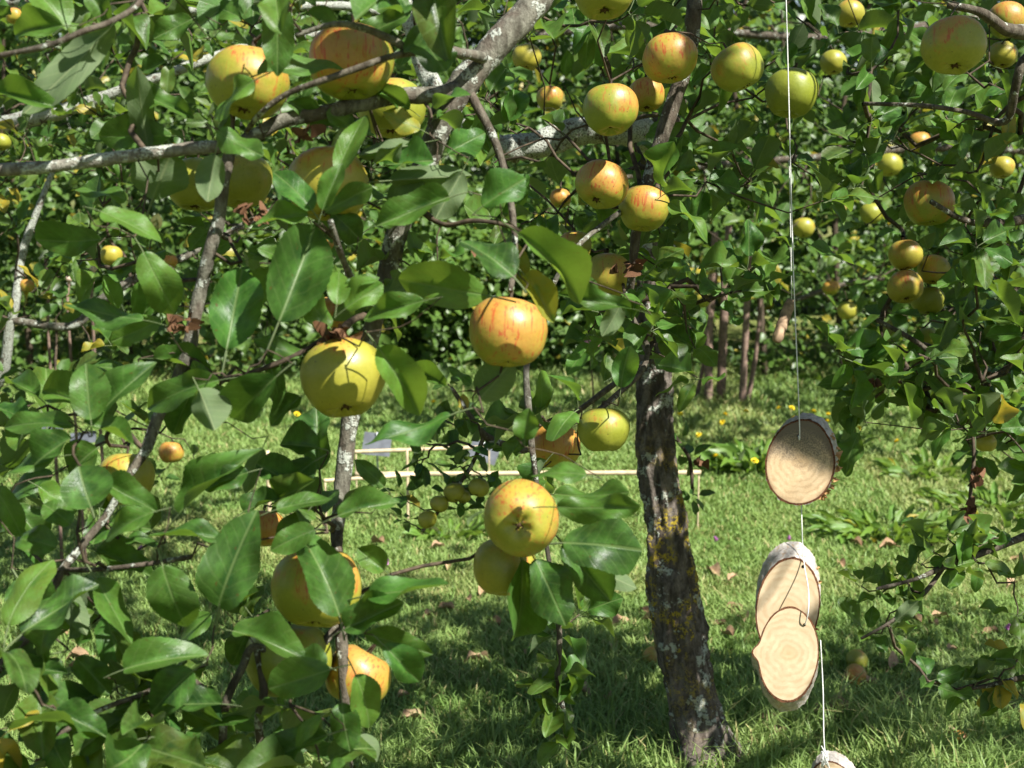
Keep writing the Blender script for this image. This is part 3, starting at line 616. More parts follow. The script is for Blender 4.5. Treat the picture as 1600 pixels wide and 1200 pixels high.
A(t4, 2, 222, 30, 'small green apple cut off by the left edge', 3.9, (0, 1, .2), .1, .4)
A(t4, 22, 25, 26, 'small orange-tinted apple in the top left corner', 4.0, (0, 1, .2), .7, .9)
A(t4, 516, 384, 26, 'small red apple glimpsed behind the stem, left of centre', 4.2, (0, 1, .2), 1, .6)
A(t2, 943, -14, 98, 'green apple cut off by the top edge of the picture', 1.85, (0, 1, .3), .2, .45)
A(t2, 1047, 92, 85, 'pink-flushed apple with a leaf shadow, below the upper branch', None, (-.1, 1, .15), .80, .60)
A(t2, 1152, 107, 84, 'bright green apple with a pink cheek near the hanging string', None, (-.5, 1, .1), .38, .35)
A(t2, 954, 171, 85, 'green apple with a red streaked patch above the lichened limb', None, (0, 1, .2), .62, .25)
A(t2, 1010, 149, 60, 'small orange apple squeezed between two larger apples', 2.30, (0, 1, .3), .85, .9)
A(t2, 823, 90, 45, 'small yellow apple half under a leaf near the top centre', 3.0, (0, 1, .3), .15, .8)
A(t2, 859, 154, 42, 'small pinkish yellow apple left of the red-patched green one', 3.0, (0, 1, .1), .6, .65)
A(t2, 940, 289, 82, 'pink and green apple with dark calyx, left of a touching pair', None, (.35, 1, .45), .85, .50)
A(t2, 1006, 325, 78, 'sunlit yellow-green apple, right of a touching pair', 2.17, (.1, 1, .1), .55, .55)
A(t2, 897, 386, 54, 'yellow-green apple half hidden below the touching pair', 2.45, (0, 1, .2), .3, .7)
A(t2, 950, 432, 80, 'yellow apple screened by leaves above the trunk', 2.4, (0, 1, .2), .35, .75)
A(t2, 876, 310, 34, 'small reddish apple in the shade left of the touching pair', 3.1, (0, 1, .2), 1, .5)
A(t2, 943, 672, 82, 'green apple with a nibbled leaf lying on it, beside the trunk', 2.1, (0, 1, .1), .22, .4)
A(t2, 866, 698, 84, 'orange apple behind leaves, left of the green one beside the trunk', 2.25, (0, 1, .2), .8, .75)
A(t2, 1236, 145, 82, 'plain green apple behind the hanging string', 2.35, (.2, 1, .1), .05, .28)
A(t3, 1302, 98, 42, 'yellow-green apple lit from the side, right of the string', 3.6, (0, 1, .2), .1, .55)
A(t3, 1490, 72, 98, 'largest green apple at the upper right with an orange cheek', None, (0, 1, .3), .55, .45)
A(t3, 1574, 32, 62, 'orange-flushed apple by the right edge at the top', 2.6, (0, 1, .2), .75, .6)
A(t3, 1566, 86, 46, 'small yellow apple below the orange-flushed one at the right edge', 2.9, (0, 1, .2), .3, .7)
A(t3, 1415, 399, 54, 'top apple of the yellow cluster at right', 2.9, (-.1, 1, .2), .45, .85)
A(t3, 1414, 449, 56, 'bottom left apple of the yellow cluster at right, calyx facing down', 2.88, (0, 1, .5), .55, .85)
A(t3, 1459, 422, 52, 'right apple of the yellow cluster with a jagged leaf shadow', 2.93, (.2, 1, .2), .4, .85)
A(t3, 1450, 470, 52, 'green apple below the yellow cluster at right', 2.96, (0, 1, .2), .1, .4)
A(t3, 1452, 318, 78, 'dull red-brown shaded apple above the yellow cluster', 2.5, (0, 1, .2), .8, .35)
A(t3, 1448, 527, 34, 'small green apple lowest under the yellow cluster', 3.1, (0, 1, .2), .05, .4)
A(t5, 1255, 356, 36, 'small yellow apple in the shade just right of the string', 6.2, (0, 1, .2), .2, .6)
A(t5, 1362, 334, 36, 'dim green apple in the background, left of the dull red-brown one', 6.2, (0, 1, .2), .05, .4)
A(t5, 1390, 258, 40, 'green background apple with a bright spot of sun', 6.2, (0, 1, .2), .1, .5)
A(t5, 1437, 222, 34, 'small orange-cheeked apple in the background at right', 6.2, (0, 1, .2), .7, .8)
A(t5, 1324, 486, 32, 'small yellow apple low in the right background', 6.2, (0, 1, .2), .2, .6)
A(t5, 1298, 450, 26, 'tiny orange apple low in the right background', 6.2, (0, 1, .2), .7, .6)
A(t5, 1096, 467, 32, 'small green apple above the pinkish bare stems', 6.2, (0, 1, .2), .2, .4)
A(t3, 1328, 22, 46, 'yellow apple near the top edge, right of the string', 3.7, (0, 1, .2), .2, .7)
A(t3, 1566, 262, 38, 'yellow apple among leaves near the right edge', 3.2, (0, 1, .2), .2, .85)
A(t3, 1540, 692, 34, 'yellow apple beside the hanging dry brown leaves', 2.75, (0, 1, .2), .15, .75)
for (x, y, wv, lb) in ((748, 762, 34, 'rightmost yellow-green crab apple of the small cluster left of the trunk'), (710, 770, 34, 'crab apple in the middle of the small cluster left of the trunk'), (686, 788, 30, 'left crab apple of the small cluster, in leaf shade'), (668, 812, 30, 'lowest crab apple of the small cluster over the lawn'), (724, 776, 24, 'crab apple half hidden between two others of the small cluster')):
    A(t2, x, y, wv, lb, 2.97+U(-.02, .03), (U(-.4, .4), 1, .4), .05, .55, name='crab_apple')
# ------------------------------------------------------------------ hand-placed near leaves: base x,y, tip x,y, width, layer, look
HL = '''178 38 48 176 60 F u|98 40 10 48 42 F d|-22 145 88 156 36 F m|60 -8 108 30 62 F l|140 -12 168 32 36 F d|435 8 432 104 52 F d|402 116 533 78 40 F m|396 126 320 176 48 F l|338 56 398 68 26 F d|232 232 205 104 46 M u|268 212 152 214 40 M d|212 142 302 182 36 M m|336 242 322 314 52 F u
238 312 268 238 92 M u|158 330 256 372 52 F l|198 312 120 284 32 M m|158 374 64 386 40 M d|340 204 408 252 40 F m|527 268 566 178 42 F l|504 328 532 252 38 F m|488 328 434 258 46 F p|656 224 560 242 36 M u|656 202 598 178 40 M y|508 332 582 286 26 F m|482 336 398 346 36 F l|436 502 502 342 104 F D|520 332 562 372 40 M d
702 308 587 352 48 F m|610 282 736 274 42 M u|722 268 680 342 50 M u|754 322 820 278 46 F p|802 432 730 364 72 F D|224 394 272 488 56 F l|224 500 106 486 40 F D|354 546 378 418 86 F p|252 500 174 536 36 M l|142 656 130 568 62 F m|150 652 232 562 52 F D|342 594 204 624 50 F m|116 666 -4 644 36 F m|130 660 212 682 40 F m|302 608 264 682 46 M D
310 608 336 672 60 F u|432 588 354 662 60 F D|112 684 48 722 42 F D|86 714 -8 732 36 F m|152 700 98 738 62 M d|142 792 118 732 84 F D|160 754 246 798 42 F m|82 738 -4 778 42 M D|280 802 388 694 42 F m|388 738 318 762 46 F D|662 470 566 496 44 F m|762 462 620 440 66 F l|540 482 598 444 42 F l|516 512 464 448 46 M l|526 476 534 412 40 F l|540 446 586 428 24 F m|592 544 660 642 62 F g
704 648 574 708 42 F p|696 604 640 568 26 M d|472 556 398 534 36 M m|498 700 438 690 46 M D|492 720 418 772 60 M D|528 806 622 774 42 F m|432 796 520 774 42 F m|750 622 802 568 62 M u|736 602 704 568 22 M p|810 364 928 462 52 F l|820 430 866 490 40 F y|986 482 870 458 32 M d|970 474 946 526 36 M u|820 686 826 638 42 F m|916 742 830 728 44 F m
870 792 1004 800 44 F m|880 848 996 852 72 B D|866 772 985 786 40 M m|815 874 820 1008 76 B D|836 874 886 972 62 B D|880 850 952 942 62 M D|930 888 992 922 36 M u|530 962 490 828 84 F D|492 828 424 852 46 F m|576 930 712 916 56 F p|540 982 628 944 46 F D|570 990 674 1020 38 F m|600 1008 656 1068 46 F p|364 986 480 1016 52 F m|516 1046 418 1080 52 F m|510 1040 460 1020 44 F m|556 1054 592 1142 56 F l
534 1098 542 1172 52 F D|512 1148 428 1182 52 F D|502 1118 452 1156 26 F l|560 1150 592 1188 36 M u|342 948 376 818 84 F D|346 842 234 824 42 F D|150 904 204 1002 62 F m|254 884 282 988 82 F m|28 904 66 968 78 F D|90 908 136 986 42 M u|88 856 18 828 52 F m|4 1040 106 1050 34 F D|194 1046 314 1008 62 F m|302 1048 224 1112 72 F D|348 1100 254 1098 46 F D|88 1110 168 1150 42 F D
-8 1158 32 1212 52 F Y|62 1112 -10 1148 26 F Y|150 860 240 900 44 M d|240 800 150 830 44 F m|20 790 70 850 50 M d|-10 760 40 830 50 F m|330 640 300 560 40 M m|420 560 440 640 30 M d|590 350 640 330 22 M m|450 160 520 190 30 M m|560 60 640 20 44 M d|640 10 560 -15 40 M m|700 40 620 60 40 M m|480 20 540 60 40 M m|300 30 240 60 40 M d|380 30 330 0 34 M m|150 640 60 600 40 M l
700 240 760 200 34 M p|640 170 580 130 30 M m|240 560 330 570 30 M m|200 580 120 560 36 M d|60 620 10 580 34 M d|400 500 330 500 30 M d|470 620 420 660 34 M d|460 760 400 720 40 M D|480 800 440 860 40 M d|600 760 560 720 30 M d|380 800 440 770 40 M D|410 700 380 770 34 M u|600 890 560 860 40 M l|330 960 270 1000 40 M m|110 820 70 780 44 F m|60 760 120 800 40 M l|200 840 250 860 36 M D'''
for row in HL.replace('\n', '|').split('|'):
    q = row.split(); bx, by, tx, ty, wv = map(float, q[:5]); lay, lk = q[5], q[6]
    d = {'F': 1.355, 'M': 1.47, 'B': 1.45}[lay]+U(-.02, .02)
    px_len = math.hypot(tx-bx, ty-by); B = P(bx, by, d+U(-.006, .012)); T = P(tx, ty, d+U(-.30, .30)*px_len*d/F)
    c = (CAM-B).normalized()
    nh = (c*-.85+V3((0, 0, .12))+rv(.2)) if lk == 'u' else (c*.80+V3((0, 0, .42))+SUN*.12+rv(.22))
    M = leaf_matrix(B, T, wv*d/F, nh); fc = abs(M.col[2].xyz.normalized().dot(c)); k = min(1.22, 1/max(.55, fc))
    M = leaf_matrix(B, T, wv*d/F*k*.9, nh)
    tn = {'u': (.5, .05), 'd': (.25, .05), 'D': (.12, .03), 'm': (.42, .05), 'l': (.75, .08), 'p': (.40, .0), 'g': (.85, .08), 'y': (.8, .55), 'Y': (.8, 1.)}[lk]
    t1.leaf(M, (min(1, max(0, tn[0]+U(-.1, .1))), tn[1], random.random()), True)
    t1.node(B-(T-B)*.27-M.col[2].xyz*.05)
# random infill on tree 1
def fill(t, poly, n, d0, d1, size, k=(4, 6), tb=.42, out=None, p=.12, yl=.012):
    for q in sample(poly, n, d0, d1):
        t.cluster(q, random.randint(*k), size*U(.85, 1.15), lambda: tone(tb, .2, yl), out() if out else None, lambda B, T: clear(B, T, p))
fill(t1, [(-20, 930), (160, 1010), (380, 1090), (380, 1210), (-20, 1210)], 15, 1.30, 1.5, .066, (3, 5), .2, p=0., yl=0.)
fill(t1, [(-20, -40), (700, -40), (700, 12), (300, 30), (-20, 50)], 12, 1.30, 1.6, .062, (3, 5), .4, p=0., yl=0.)
fill(t1, [(-20, 560), (90, 560), (90, 900), (-20, 900)], 4, 1.38, 1.6, .062, (3, 4), .35, p=0., yl=0.)
fill(t1, [(100, 330), (420, 330), (420, 500), (300, 700), (100, 700)], 11, 1.50, 1.66, .046, (3, 5), .5, p=0., yl=0.)
fill(t1, [(420, 380), (700, 380), (640, 500), (560, 520), (430, 480)], 7, 1.50, 1.66, .044, (3, 5), .5, p=0., yl=0.)
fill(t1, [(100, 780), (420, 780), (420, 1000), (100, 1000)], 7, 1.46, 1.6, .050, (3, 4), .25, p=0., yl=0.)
fill(t1, [(560, 180), (720, 180), (700, 350), (580, 330)], 5, 1.48, 1.54, .050, (3, 4), .5, p=0., yl=0.)
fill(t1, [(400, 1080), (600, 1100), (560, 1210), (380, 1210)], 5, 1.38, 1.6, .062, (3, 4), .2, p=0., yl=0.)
fill(t1, [(420, 730), (520, 730), (520, 850), (420, 850)], 3, 1.46, 1.6, .055, (3, 4), .25, p=0., yl=0.)
GAPS = [(P(1022, 640, 3.15), .20), (P(1025, 720, 3.15), .14), (P(1252, 765, 2.0), .09), (P(1120, 1150, 3.2), .12), (P(1235, 930, 1.98), .07), (P(1232, 1020, 1.93), .09), (P(170, 248, 1.43), .08), (P(60, 258, 1.43), .08), (P(110, 100, 1.36), .07), (P(840, 225, 3.0), .16), (P(930, 210, 3.0), .10)]  # sun paths kept open through the unseen crowns to light these spots
def ingap(q): return any(((q-o)-SUN*(q-o).dot(SUN)).length < r for o, r in GAPS)
# tree 1 crown above and beside the frame
n = 0
while n < 215:
    q = V3((U(-.9, 3.3), U(-1.3, 2.7), U(1.98, 3.3)))
    dens = mnoise.noise(q*1.35+V3((3, 1, 7)))
    if dens < U(-.15, .30) or ingap(q): continue
    px, py, d = proj(q)
    if d > .2 and (-150 < px < 1750 and py > -110): continue
    t1.cluster(q, 6, .066, lambda: tone(.42, .2, .03)); n += 1
for q in [V3((1.45, 1.08, 2.35))+V3((random.gauss(0, .22), random.gauss(0, .16), random.gauss(0, .18))) for i in range(24)]:  # unseen leaf clump added to throw shade on the wood slices
    if not ingap(q): t1.cluster(q, 6, .066, lambda: tone(.42, .2, .03))
for i in range(80): t1.cluster(V3((.62, .02, 2.4))+V3((random.gauss(0, .32), random.gauss(0, .30), random.gauss(0, .16))), 6, .066, lambda: tone(.42, .2, .03))  # unseen leaf clump added to shade the near leaves at lower left
# tree 2
up_out = lambda: V3((U(-.7, .7), U(-1, .2), U(-.2, .8)))
fill(t2, [(700, -30), (1290, -30), (1290, 440), (1180, 480), (1100, 540), (960, 540), (880, 500), (820, 430), (760, 300), (700, 200)], 92, 2.1, 3.0, .062, (4, 6), .40, up_out, .0)
fill(t2, [(900, 440), (1080, 440), (1090, 560), (930, 580)], 14, 2.1, 2.6, .056, (4, 6), .42, up_out, .06)
fill(t2, [(815, 580), (1000, 570), (1000, 680), (830, 740)], 10, 2.0, 2.2, .050, (3, 5), .42, up_out, .15)
fill(t2, [(640, 650), (790, 640), (790, 780), (700, 800), (630, 850), (620, 800)], 22, 2.92, 3.05, .042, (4, 6), .20, None, .05)
fill(t2, [(985, -20), (1090, -20), (1085, 480), (985, 480)], 30, 2.3, 3.0, .062, (4, 6), .38, up_out, .0)
for (x, y, d, s, k) in ((1078, 715, 3.3, .045, 6), (1083, 775, 3.3, .04, 5), (1062, 690, 3.3, .04, 4), (875, 1060, 2.0, .045, 6), (873, 1100, 2.0, .05, 7), (885, 1150, 2.0, .045, 5), (874, 990, 2.0, .05, 4), (905, 960, 2.05, .05, 4), (845, 1080, 2.02, .045, 4), (700, 600, 2.95, .04, 4), (1090, 590, 2.2, .055, 4)):
    t2.cluster(P(x, y, d), k, s, lambda: tone(.3, .15, .02), None, None)
n = 0
while n < 70:
    q = V3((U(-.5, 1.5), U(2.2, 3.2), U(2.0, 2.7))); px, py, d = proj(q)
    if py > -70: continue
    t2.cluster(q, 6, .062, lambda: tone(.42, .2, .03)); n += 1
# tree 3
fill(t3, [(1300, -30), (1640, -30), (1640, 780), (1575, 700), (1500, 720), (1420, 660), (1340, 670), (1285, 560), (1400, 480), (1330, 300)], 140, 2.3, 3.3, .062, (4, 6), .34, up_out, .0)
fill(t3, [(1380, 480), (1620, 480), (1620, 680), (1500, 720), (1400, 660), (1300, 690)], 44, 2.6, 3.1, .058, (4, 6), .36, up_out, .0)
for (x, y) in ((1480, 840), (1500, 860), (1540, 850), (1440, 880), (1500, 890), (1530, 880), (1400, 905), (1420, 945), (1375, 930), (1345, 915), (1390, 980), (1455, 850), (1570, 835), (1355, 990), (1585, 910), (1590, 960)):
    t3.cluster(P(x, y, 2.25+U(-.05, .05)), 4, .047, lambda: tone(.5, .15, .02), None, lambda B, T: clear(B, T, 0.))
for (x, y) in ((1520, 1070), (1560, 1060), (1590, 1030), (1450, 1065), (1600, 1090)):
    t3.cluster(P(x, y, 2.2), 4, .05, lambda: tone(.2, .1, .25))
n = 0
while n < 270:
    q = V3((U(.5, 3.0), U(1.85, 2.85), U(1.95, 2.8)))
    if mnoise.noise(q*1.6+V3((9, 2, 4))) < U(-.25, .25) or ingap(q): continue
    px, py, d = proj(q)
    if py > -60 and px < 1700: continue
    t3.cluster(q, 6, .062, lambda: tone(.4, .2, .03)); n += 1
# background trees
fill(t4, [(-60, -60), (800, -60), (800, 170), (700, 260), (560, 400), (400, 470), (240, 500), (130, 640), (-60, 680)], 330, 3.6, 4.8, .060, (4, 6), .50, up_out, .10, .05)
fill(t4, [(230, 690), (320, 690), (320, 760), (230, 770)], 4, 4.2, 4.4, .05, (3, 4), .4, None, 0.)
fill(t5, [(760, -60), (1700, -60), (1700, 540), (1400, 540), (1250, 470), (1000, 400), (800, 330)], 300, 5.9, 7.4, .078, (4, 6), .62, up_out, .10, .06)
for t, nn, x0, x1, y0, y1, z0, z1 in ((t4, 130, -3.0, -.3, 3.2, 4.5, 2.15, 3.2), (t5, 170, .0, 4.2, 5.5, 7.2, 2.4, 3.5)):
    for i in range(nn):
        q = V3((U(x0, x1), U(y0, y1), U(z0, z1)))
        if mnoise.noise(q*1.5) > -.15: t.cluster(q, 6, .066, lambda: tone(.45, .2, .04))
t1.finish(LV, LEAFS, 300); t2.finish(LV, LEAFS, 300); t3.finish(LV, LEAFS, 300); t4.finish(LVB, LEAFB, 300); t5.finish(LVB, LEAFB, 300)
# dried fruit spurs and hanging brown leaves
def dry_bits(tree, px, py, d, n, size, spread):
    for i in range(n):
        B = P(px+U(-spread, spread), py+U(-spread, spread)*.7, d+U(-.01, .01)); T = B+(rv()+V3((0, 0, -.9))).normalized()*size*U(.6, 1.2)
        o = link('dry_leaf', DL[i % len(DL)], tree.root); o.matrix_basis = leaf_matrix(B, T, size*.32, rv())
DL = [leaf_mesh('dry_leaf', DEAD, 12, 6, .35, .25, .10, .05, 60+i, False, 1.2, .9) for i in range(4)]
dry_bits(t1, 525, 522, 1.43, 26, .012, 22); dry_bits(t1, 395, 330, 1.43, 16, .010, 20); dry_bits(t1, 285, 500, 1.44, 14, .009, 16); dry_bits(t1, 480, 205, 1.46, 6, .012, 14)
dry_bits(t3, 1525, 740, 2.6, 7, .022, 9); dry_bits(t3, 1516, 795, 2.6, 8, .018, 9); dry_bits(t3, 1362, 595, 2.75, 7, .018, 8); dry_bits(t2, 975, 415, 2.2, 9, .014, 14); dry_bits(t1, 730, 385, 1.5, 2, .012, 4); dry_bits(t2, 1088, 722, 3.25, 5, .02, 8)
# ------------------------------------------------------------------ hanging wood slices
def wood_material(name, c0, c1, soot_shade=0.):
    m = N(name); co = m.coords(); sp = m.n('SeparateXYZ'); m.inp(sp, 0, co)
    n1 = m.noise(co, 3., 4.); n2 = m.noise(co, 60., 3.)
    cx = m.n('CombineXYZ'); m.inp(cx, 0, sp.outputs[0]); m.inp(cx, 1, sp.outputs[1])
    ln = m.n('VectorMath', operation='LENGTH'); m.inp(ln, 0, cx.outputs[0])
    r = m.math('ADD', ln.outputs['Value'], m.math('MULTIPLY', n1, .32)); rings = m.math('SINE', m.math('MULTIPLY', r, 46.))
    c = m.mix(m.ramp(n1, .3, .7), c0, c1); c = m.mix(m.math('MULTIPLY', m.ramp(rings, -.6, 1., 0., .38), m.ramp(m.noise(co, 5., 3.), .25, .65)), c, (.30, .19, .09))
    c = m.mix(m.ramp(ln.outputs['Value'], .34, .0, 0., .28), c, (.38, .22, .08)); c = m.mix(m.ramp(n2, .55, .75, 0., .2), c, (.3, .18, .08))
    if soot_shade:
        top = m.ramp(m.math('ADD', sp.outputs[1], m.math('MULTIPLY', m.math('SUBTRACT', n1, .5), 1.)), -.25, .75)  # upper-half mask, for soot flecks and for painted-in shade
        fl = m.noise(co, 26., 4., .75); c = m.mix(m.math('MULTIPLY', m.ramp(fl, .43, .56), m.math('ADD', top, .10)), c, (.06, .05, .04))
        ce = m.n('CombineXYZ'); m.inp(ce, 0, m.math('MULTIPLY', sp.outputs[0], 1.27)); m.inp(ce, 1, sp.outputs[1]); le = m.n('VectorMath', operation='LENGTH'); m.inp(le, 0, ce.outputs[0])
        edge = m.ramp(m.math('ADD', le.outputs['Value'], m.math('MULTIPLY', top, .22)), .84, 1.10, 0., .95); c = m.mix(edge, c, (.10, .045, .018)); c = m.mix(m.math('MULTIPLY', top, .85), c, (.15, .125, .09))  # browned edge, then the upper half darkened to paint in branch shade
    return m.out(m.bsdf(c, .75, .25, m.bump(m.math('ADD', n2, m.math('MULTIPLY', rings, .08)), .2, .002)))
WOOD = wood_material('birch_end_grain', (.40, .31, .19), (.47, .375, .24)); WOODS = wood_material('stained_shaded_end_grain', (.60, .43, .25), (.66, .49, .30), 1.)
def birch():
    m = N('white_birch_bark'); co = m.coords(); mp = m.n('Mapping'); m.inp(mp, 0, co); m.inp(mp, 'Scale', (3, 3, 26)); d1 = m.noise(mp.outputs[0], 3., 4.); n = m.noise(co, 7., 5.)
    c = m.mix(m.ramp(n, .35, .7), (.30, .27, .23), (.52, .50, .46)); c = m.mix(m.ramp(d1, .60, .66, 0., .85), c, (.09, .055, .04)); c = m.mix(m.ramp(n, .52, .66, 0., .75), c, (.30, .20, .11))
    return m.out(m.bsdf(c, .7, .3, m.bump(m.math('ADD', n, d1), .5, .004)))
BIRCH = birch(); RIM = plain('brown_inner_bark', (.105, .045, .022), .9, .15, .5, 30); DARKHOLE = plain('hole', (.01, .008, .006), 1, 0)
STRING = plain('white_string', (.62, .62, .58), .8, .2, .15, 400)
def wood_slice(label, px, py, d, rx, ry, rot, ext, nrm, wood, hole, nub=None, egg=0., flakes=0, part_label=None):
    """rx, ry half sizes in px; ext = extrusion in camera axes (m); local face space is about unit size"""
    k = d/F; zc = camv(nrm[0], nrm[1], -1).normalized()
    y = (UPV*math.cos(rot)+RGT*math.sin(rot)); y = (y-zc*y.dot(zc)).normalized(); x = y.cross(zc); c = P(px, py, d)
    sc = ry*k; M = Matrix.Translation(c) @ Matrix((x, y, zc)).transposed().to_4x4() @ Matrix.Diagonal((sc, sc, sc, 1))
    root = empty('wood_slice', c); setm(root, M); tag(root, label, 'wood slice', 'wood slices hung on a string')
    ex = M.inverted().to_3x3() @ camv(*ext); asp = rx/ry; NS = 120
    def outline(t):
        r = 1+.02*mnoise.noise(V3((math.cos(t)*1.5, math.sin(t)*1.5, px*.1)))
        if nub:
            dd = (t-nub[0]+math.pi) % (2*math.pi)-math.pi; r += nub[1]*math.exp(-(dd/nub[2])**2)
        xx, yy = r*math.cos(t)*asp, r*math.sin(t); return V3((xx*(1+egg*yy), yy, 0))
    ol = [outline(2*math.pi*i/NS) for i in range(NS)]
    V, Fc = [V3((0, 0, 0))], []
    for kk in range(1, 9):
        for p in ol: V.append(p*(.955*kk/8)+V3((0, 0, .004*mnoise.noise(p*kk))))
    for i in range(NS): Fc.append((0, 1+i, 1+(i+1) % NS))
    for kk in range(7):
        for i in range(NS): a = 1+kk*NS; Fc.append((a+i, a+NS+i, a+NS+(i+1) % NS, a+(i+1) % NS))
    o = link('cut_face', mesh('cut_face', V, Fc, wood), root); o.matrix_basis = M
    def ring(a, za, b, zb, name, mat, rough):
        V, Fc = [], []; st = 6
        for kk in range(st+1):
            t = kk/st
            for i, p in enumerate(ol):
                s = a+(b-a)*t; n = rough*mnoise.noise(V3((p.x*7+px, p.y*7, t*2.5)))+rough*.7*mnoise.noise(V3((p.x*25, p.y*25+px, t*8)))
                V.append(p*(s+n)+ex*(za+(zb-za)*t)+V3((0, 0, n*.3 if za == zb else 0)))
        for kk in range(st):
            for i in range(NS): Fc.append((kk*NS+i, (kk+1)*NS+i, (kk+1)*NS+(i+1) % NS, kk*NS+(i+1) % NS))
        if name == 'bark': Fc.append(tuple(st*NS+i for i in range(NS)))
        oo = link(name, mesh(name, V, Fc, mat), root); oo.matrix_basis = M
    ring(.950, 0, 1.0, .0, 'bark_edge', RIM, .02); ring(1.0, .0, 1.0, 1., 'bark', BIRCH, .035)
    if flakes:
        for i in range(flakes):
            t = U(-.95, .75); p = outline(t)*1.0; B = p+ex*U(.1, .7); T = B+V3((p.x*.10+U(-.05, .08), p.y*.1-U(.0, .12), U(-.05, .05)))
            oo = link('bark_flake', DL[i % 4], root); oo.data = FLK[i % 2]; oo.matrix_basis = M @ leaf_matrix(B, T, U(.05, .10), rv())
    hx = M.inverted() @ P(hole[0], hole[1], d); h = V3((hx.x, hx.y, .004)); VV, FF = [], []
    tube_into(VV, FF, [(h-V3((0, 0, .03)), .03), (h+V3((0, 0, .006)), .03)], 12); o = link('string_hole', mesh('string_hole', VV, FF, DARKHOLE), root); o.matrix_basis = M
    return M @ h
FLKM = plain('bark_flake', (.42, .24, .10), .85, .2, .4, 60); FLK = [leaf_mesh('bark_flake', FLKM, 6, 4, .5, .4, .3, 0, 80+i, False, .6, .3) for i in range(2)]
h1 = wood_slice('round wood slice with soot flecks and painted shade on its upper half, topmost on the string', 1250, 722, 2.0, 53, 68, .14, (.011, .008, .028), (-.25, .05), WOODS, (1247, 681), None, -.06, 26)
h2 = wood_slice('long pale birch slice behind, with white bark showing at its top', 1231, 950, 1.99, 49, 80, .17, (.006, .020, .030), (-.05, .12), WOOD, (1256, 885), flakes=7)
h3 = wood_slice('front birch slice with a knot stub on its left edge', 1232, 1022, 1.93, 47, 74, .10, (.005, -.019, .028), (-.05, .14), WOOD, (1258, 976), (math.pi*1.01, .22, .13))
h4 = wood_slice('wood slice cut off by the bottom edge of the picture', 1303, 1240, 1.93, 38, 52, -.35, (.010, .006, .03), (-.1, .05), WOOD, (1297, 1204))
def sline(pts, lab):
    tag(tube_obj('string', [(p, .00085) for p in pts], STRING, None, 6, .1, 900, 8), lab, 'string')
sline([STR_TOP, P(1222, -200, 2.0), P(1230, 60, 1.995), P(1239, 400, 1.99), h1+V3((0, -.006, .02)), h1+V3((0, -.001, 0))], 'thin white string running from the tree down to the top wood slice')
sline([P(1252, 785, 2.012), P(1254, 850, 2.0), P(1257, 885, 1.985), P(1263, 920, 1.94), P(1263, 955, 1.925), h3+V3((0, -.002, 0))], 'thin white string between the top slice and the birch slices')
sline([P(1282, 1000, 1.975), P(1286, 1080, 1.95), P(1288, 1165, 1.93), h4+V3((0, -.003, 0))], 'thin white string below the birch slices with a knot at its end')
KV, KF = [], []
for i in range(14): tube_into(KV, KF, [(P(1288+U(-5, 5), 1172+U(-8, 10), 1.925), .0009), (P(1290+U(-5, 5), 1180+U(-8, 14), 1.922), .0009), (P(1288+U(-6, 6), 1190+U(-6, 14), 1.923), .0009)], 5)
tag(link('string_knot', mesh('string_knot', KV, KF, STRING)), 'frayed white knot of string on the lowest wood slice', 'knot')
STICK = plain('weathered_wood', (.27, .185, .115), .8, .2, .35, 70)
tag(tube_obj('wood_stick', [(P(1237, 469, 2.62), .0075), (P(1234, 476, 2.62), .0105), (P(1224, 502, 2.6), .0108), (P(1216, 526, 2.58), .0105), (P(1213, 534, 2.58), .007)], STICK, None, 12, .06, 60, 4), 'short brown wooden peg hanging just left of the string', 'stick')
sline([P(1237, 469, 2.62), P(1236, 400, 2.62), P(1233, 250, 2.63)], 'faint thread holding the short wooden peg')
# ------------------------------------------------------------------ canes and plant labels on the lawn
CANE = plain('bamboo_cane', (.50, .40, .25), .55, .35, .25, 30)
def cane(a, b, wd, lab):
    n = 6; pts = []
    for i in range(n+1):
        t = i/n; p = a.lerp(b, t)
        pts += [(p, wd*1.12), (a.lerp(b, min(1, t+.02)), wd)] if i < n else [(p, wd)]
    o = tube_obj('bamboo_cane', pts, CANE, None, 8, .03, 30, 1); tag(o, lab, 'cane', 'canes of the low frame on the lawn')
def upright(px, py_top, d, wd, lab):
    t = P(px, py_top, d); cane(V3((t.x, t.y, -.01)), t, wd, lab); return t
cane(P(555, 741, 5.2), P(1095, 738, 5.2), .0085, 'long horizontal bamboo cane passing behind the leaning trunk')
cane(P(506, 751, 5.05), P(660, 741, 5.17), .0065, 'short slanting bamboo cane in front of the long one')
cane(P(552, 706, 5.75), P(775, 698, 5.8), .0075, 'rear horizontal bamboo cane beside the grey plant labels')
upright(636, 702, 5.23, .005, 'thin upright bamboo stake left of the crab apples'); upright(418, 704, 5.1, .008, 'slanted bamboo stake at left behind the leaves')
upright(764, 697, 5.8, .003, 'thin upright stake holding the rear cane, by the crab apples'); upright(1092, 737, 5.2, .003, 'thin upright stake right of the leaning trunk')
upright(508, 749, 5.05, .003, 'thin upright stake at the left end of the slanting cane'); upright(556, 704, 5.75, .003, 'thin upright stake at the left end of the rear cane')
PLATE = plain('slate_label', (.085, .095, .11), .6, .5, .25, 25); STEEL = plain('galvanised_wire', (.40, .42, .43), .4, .5)
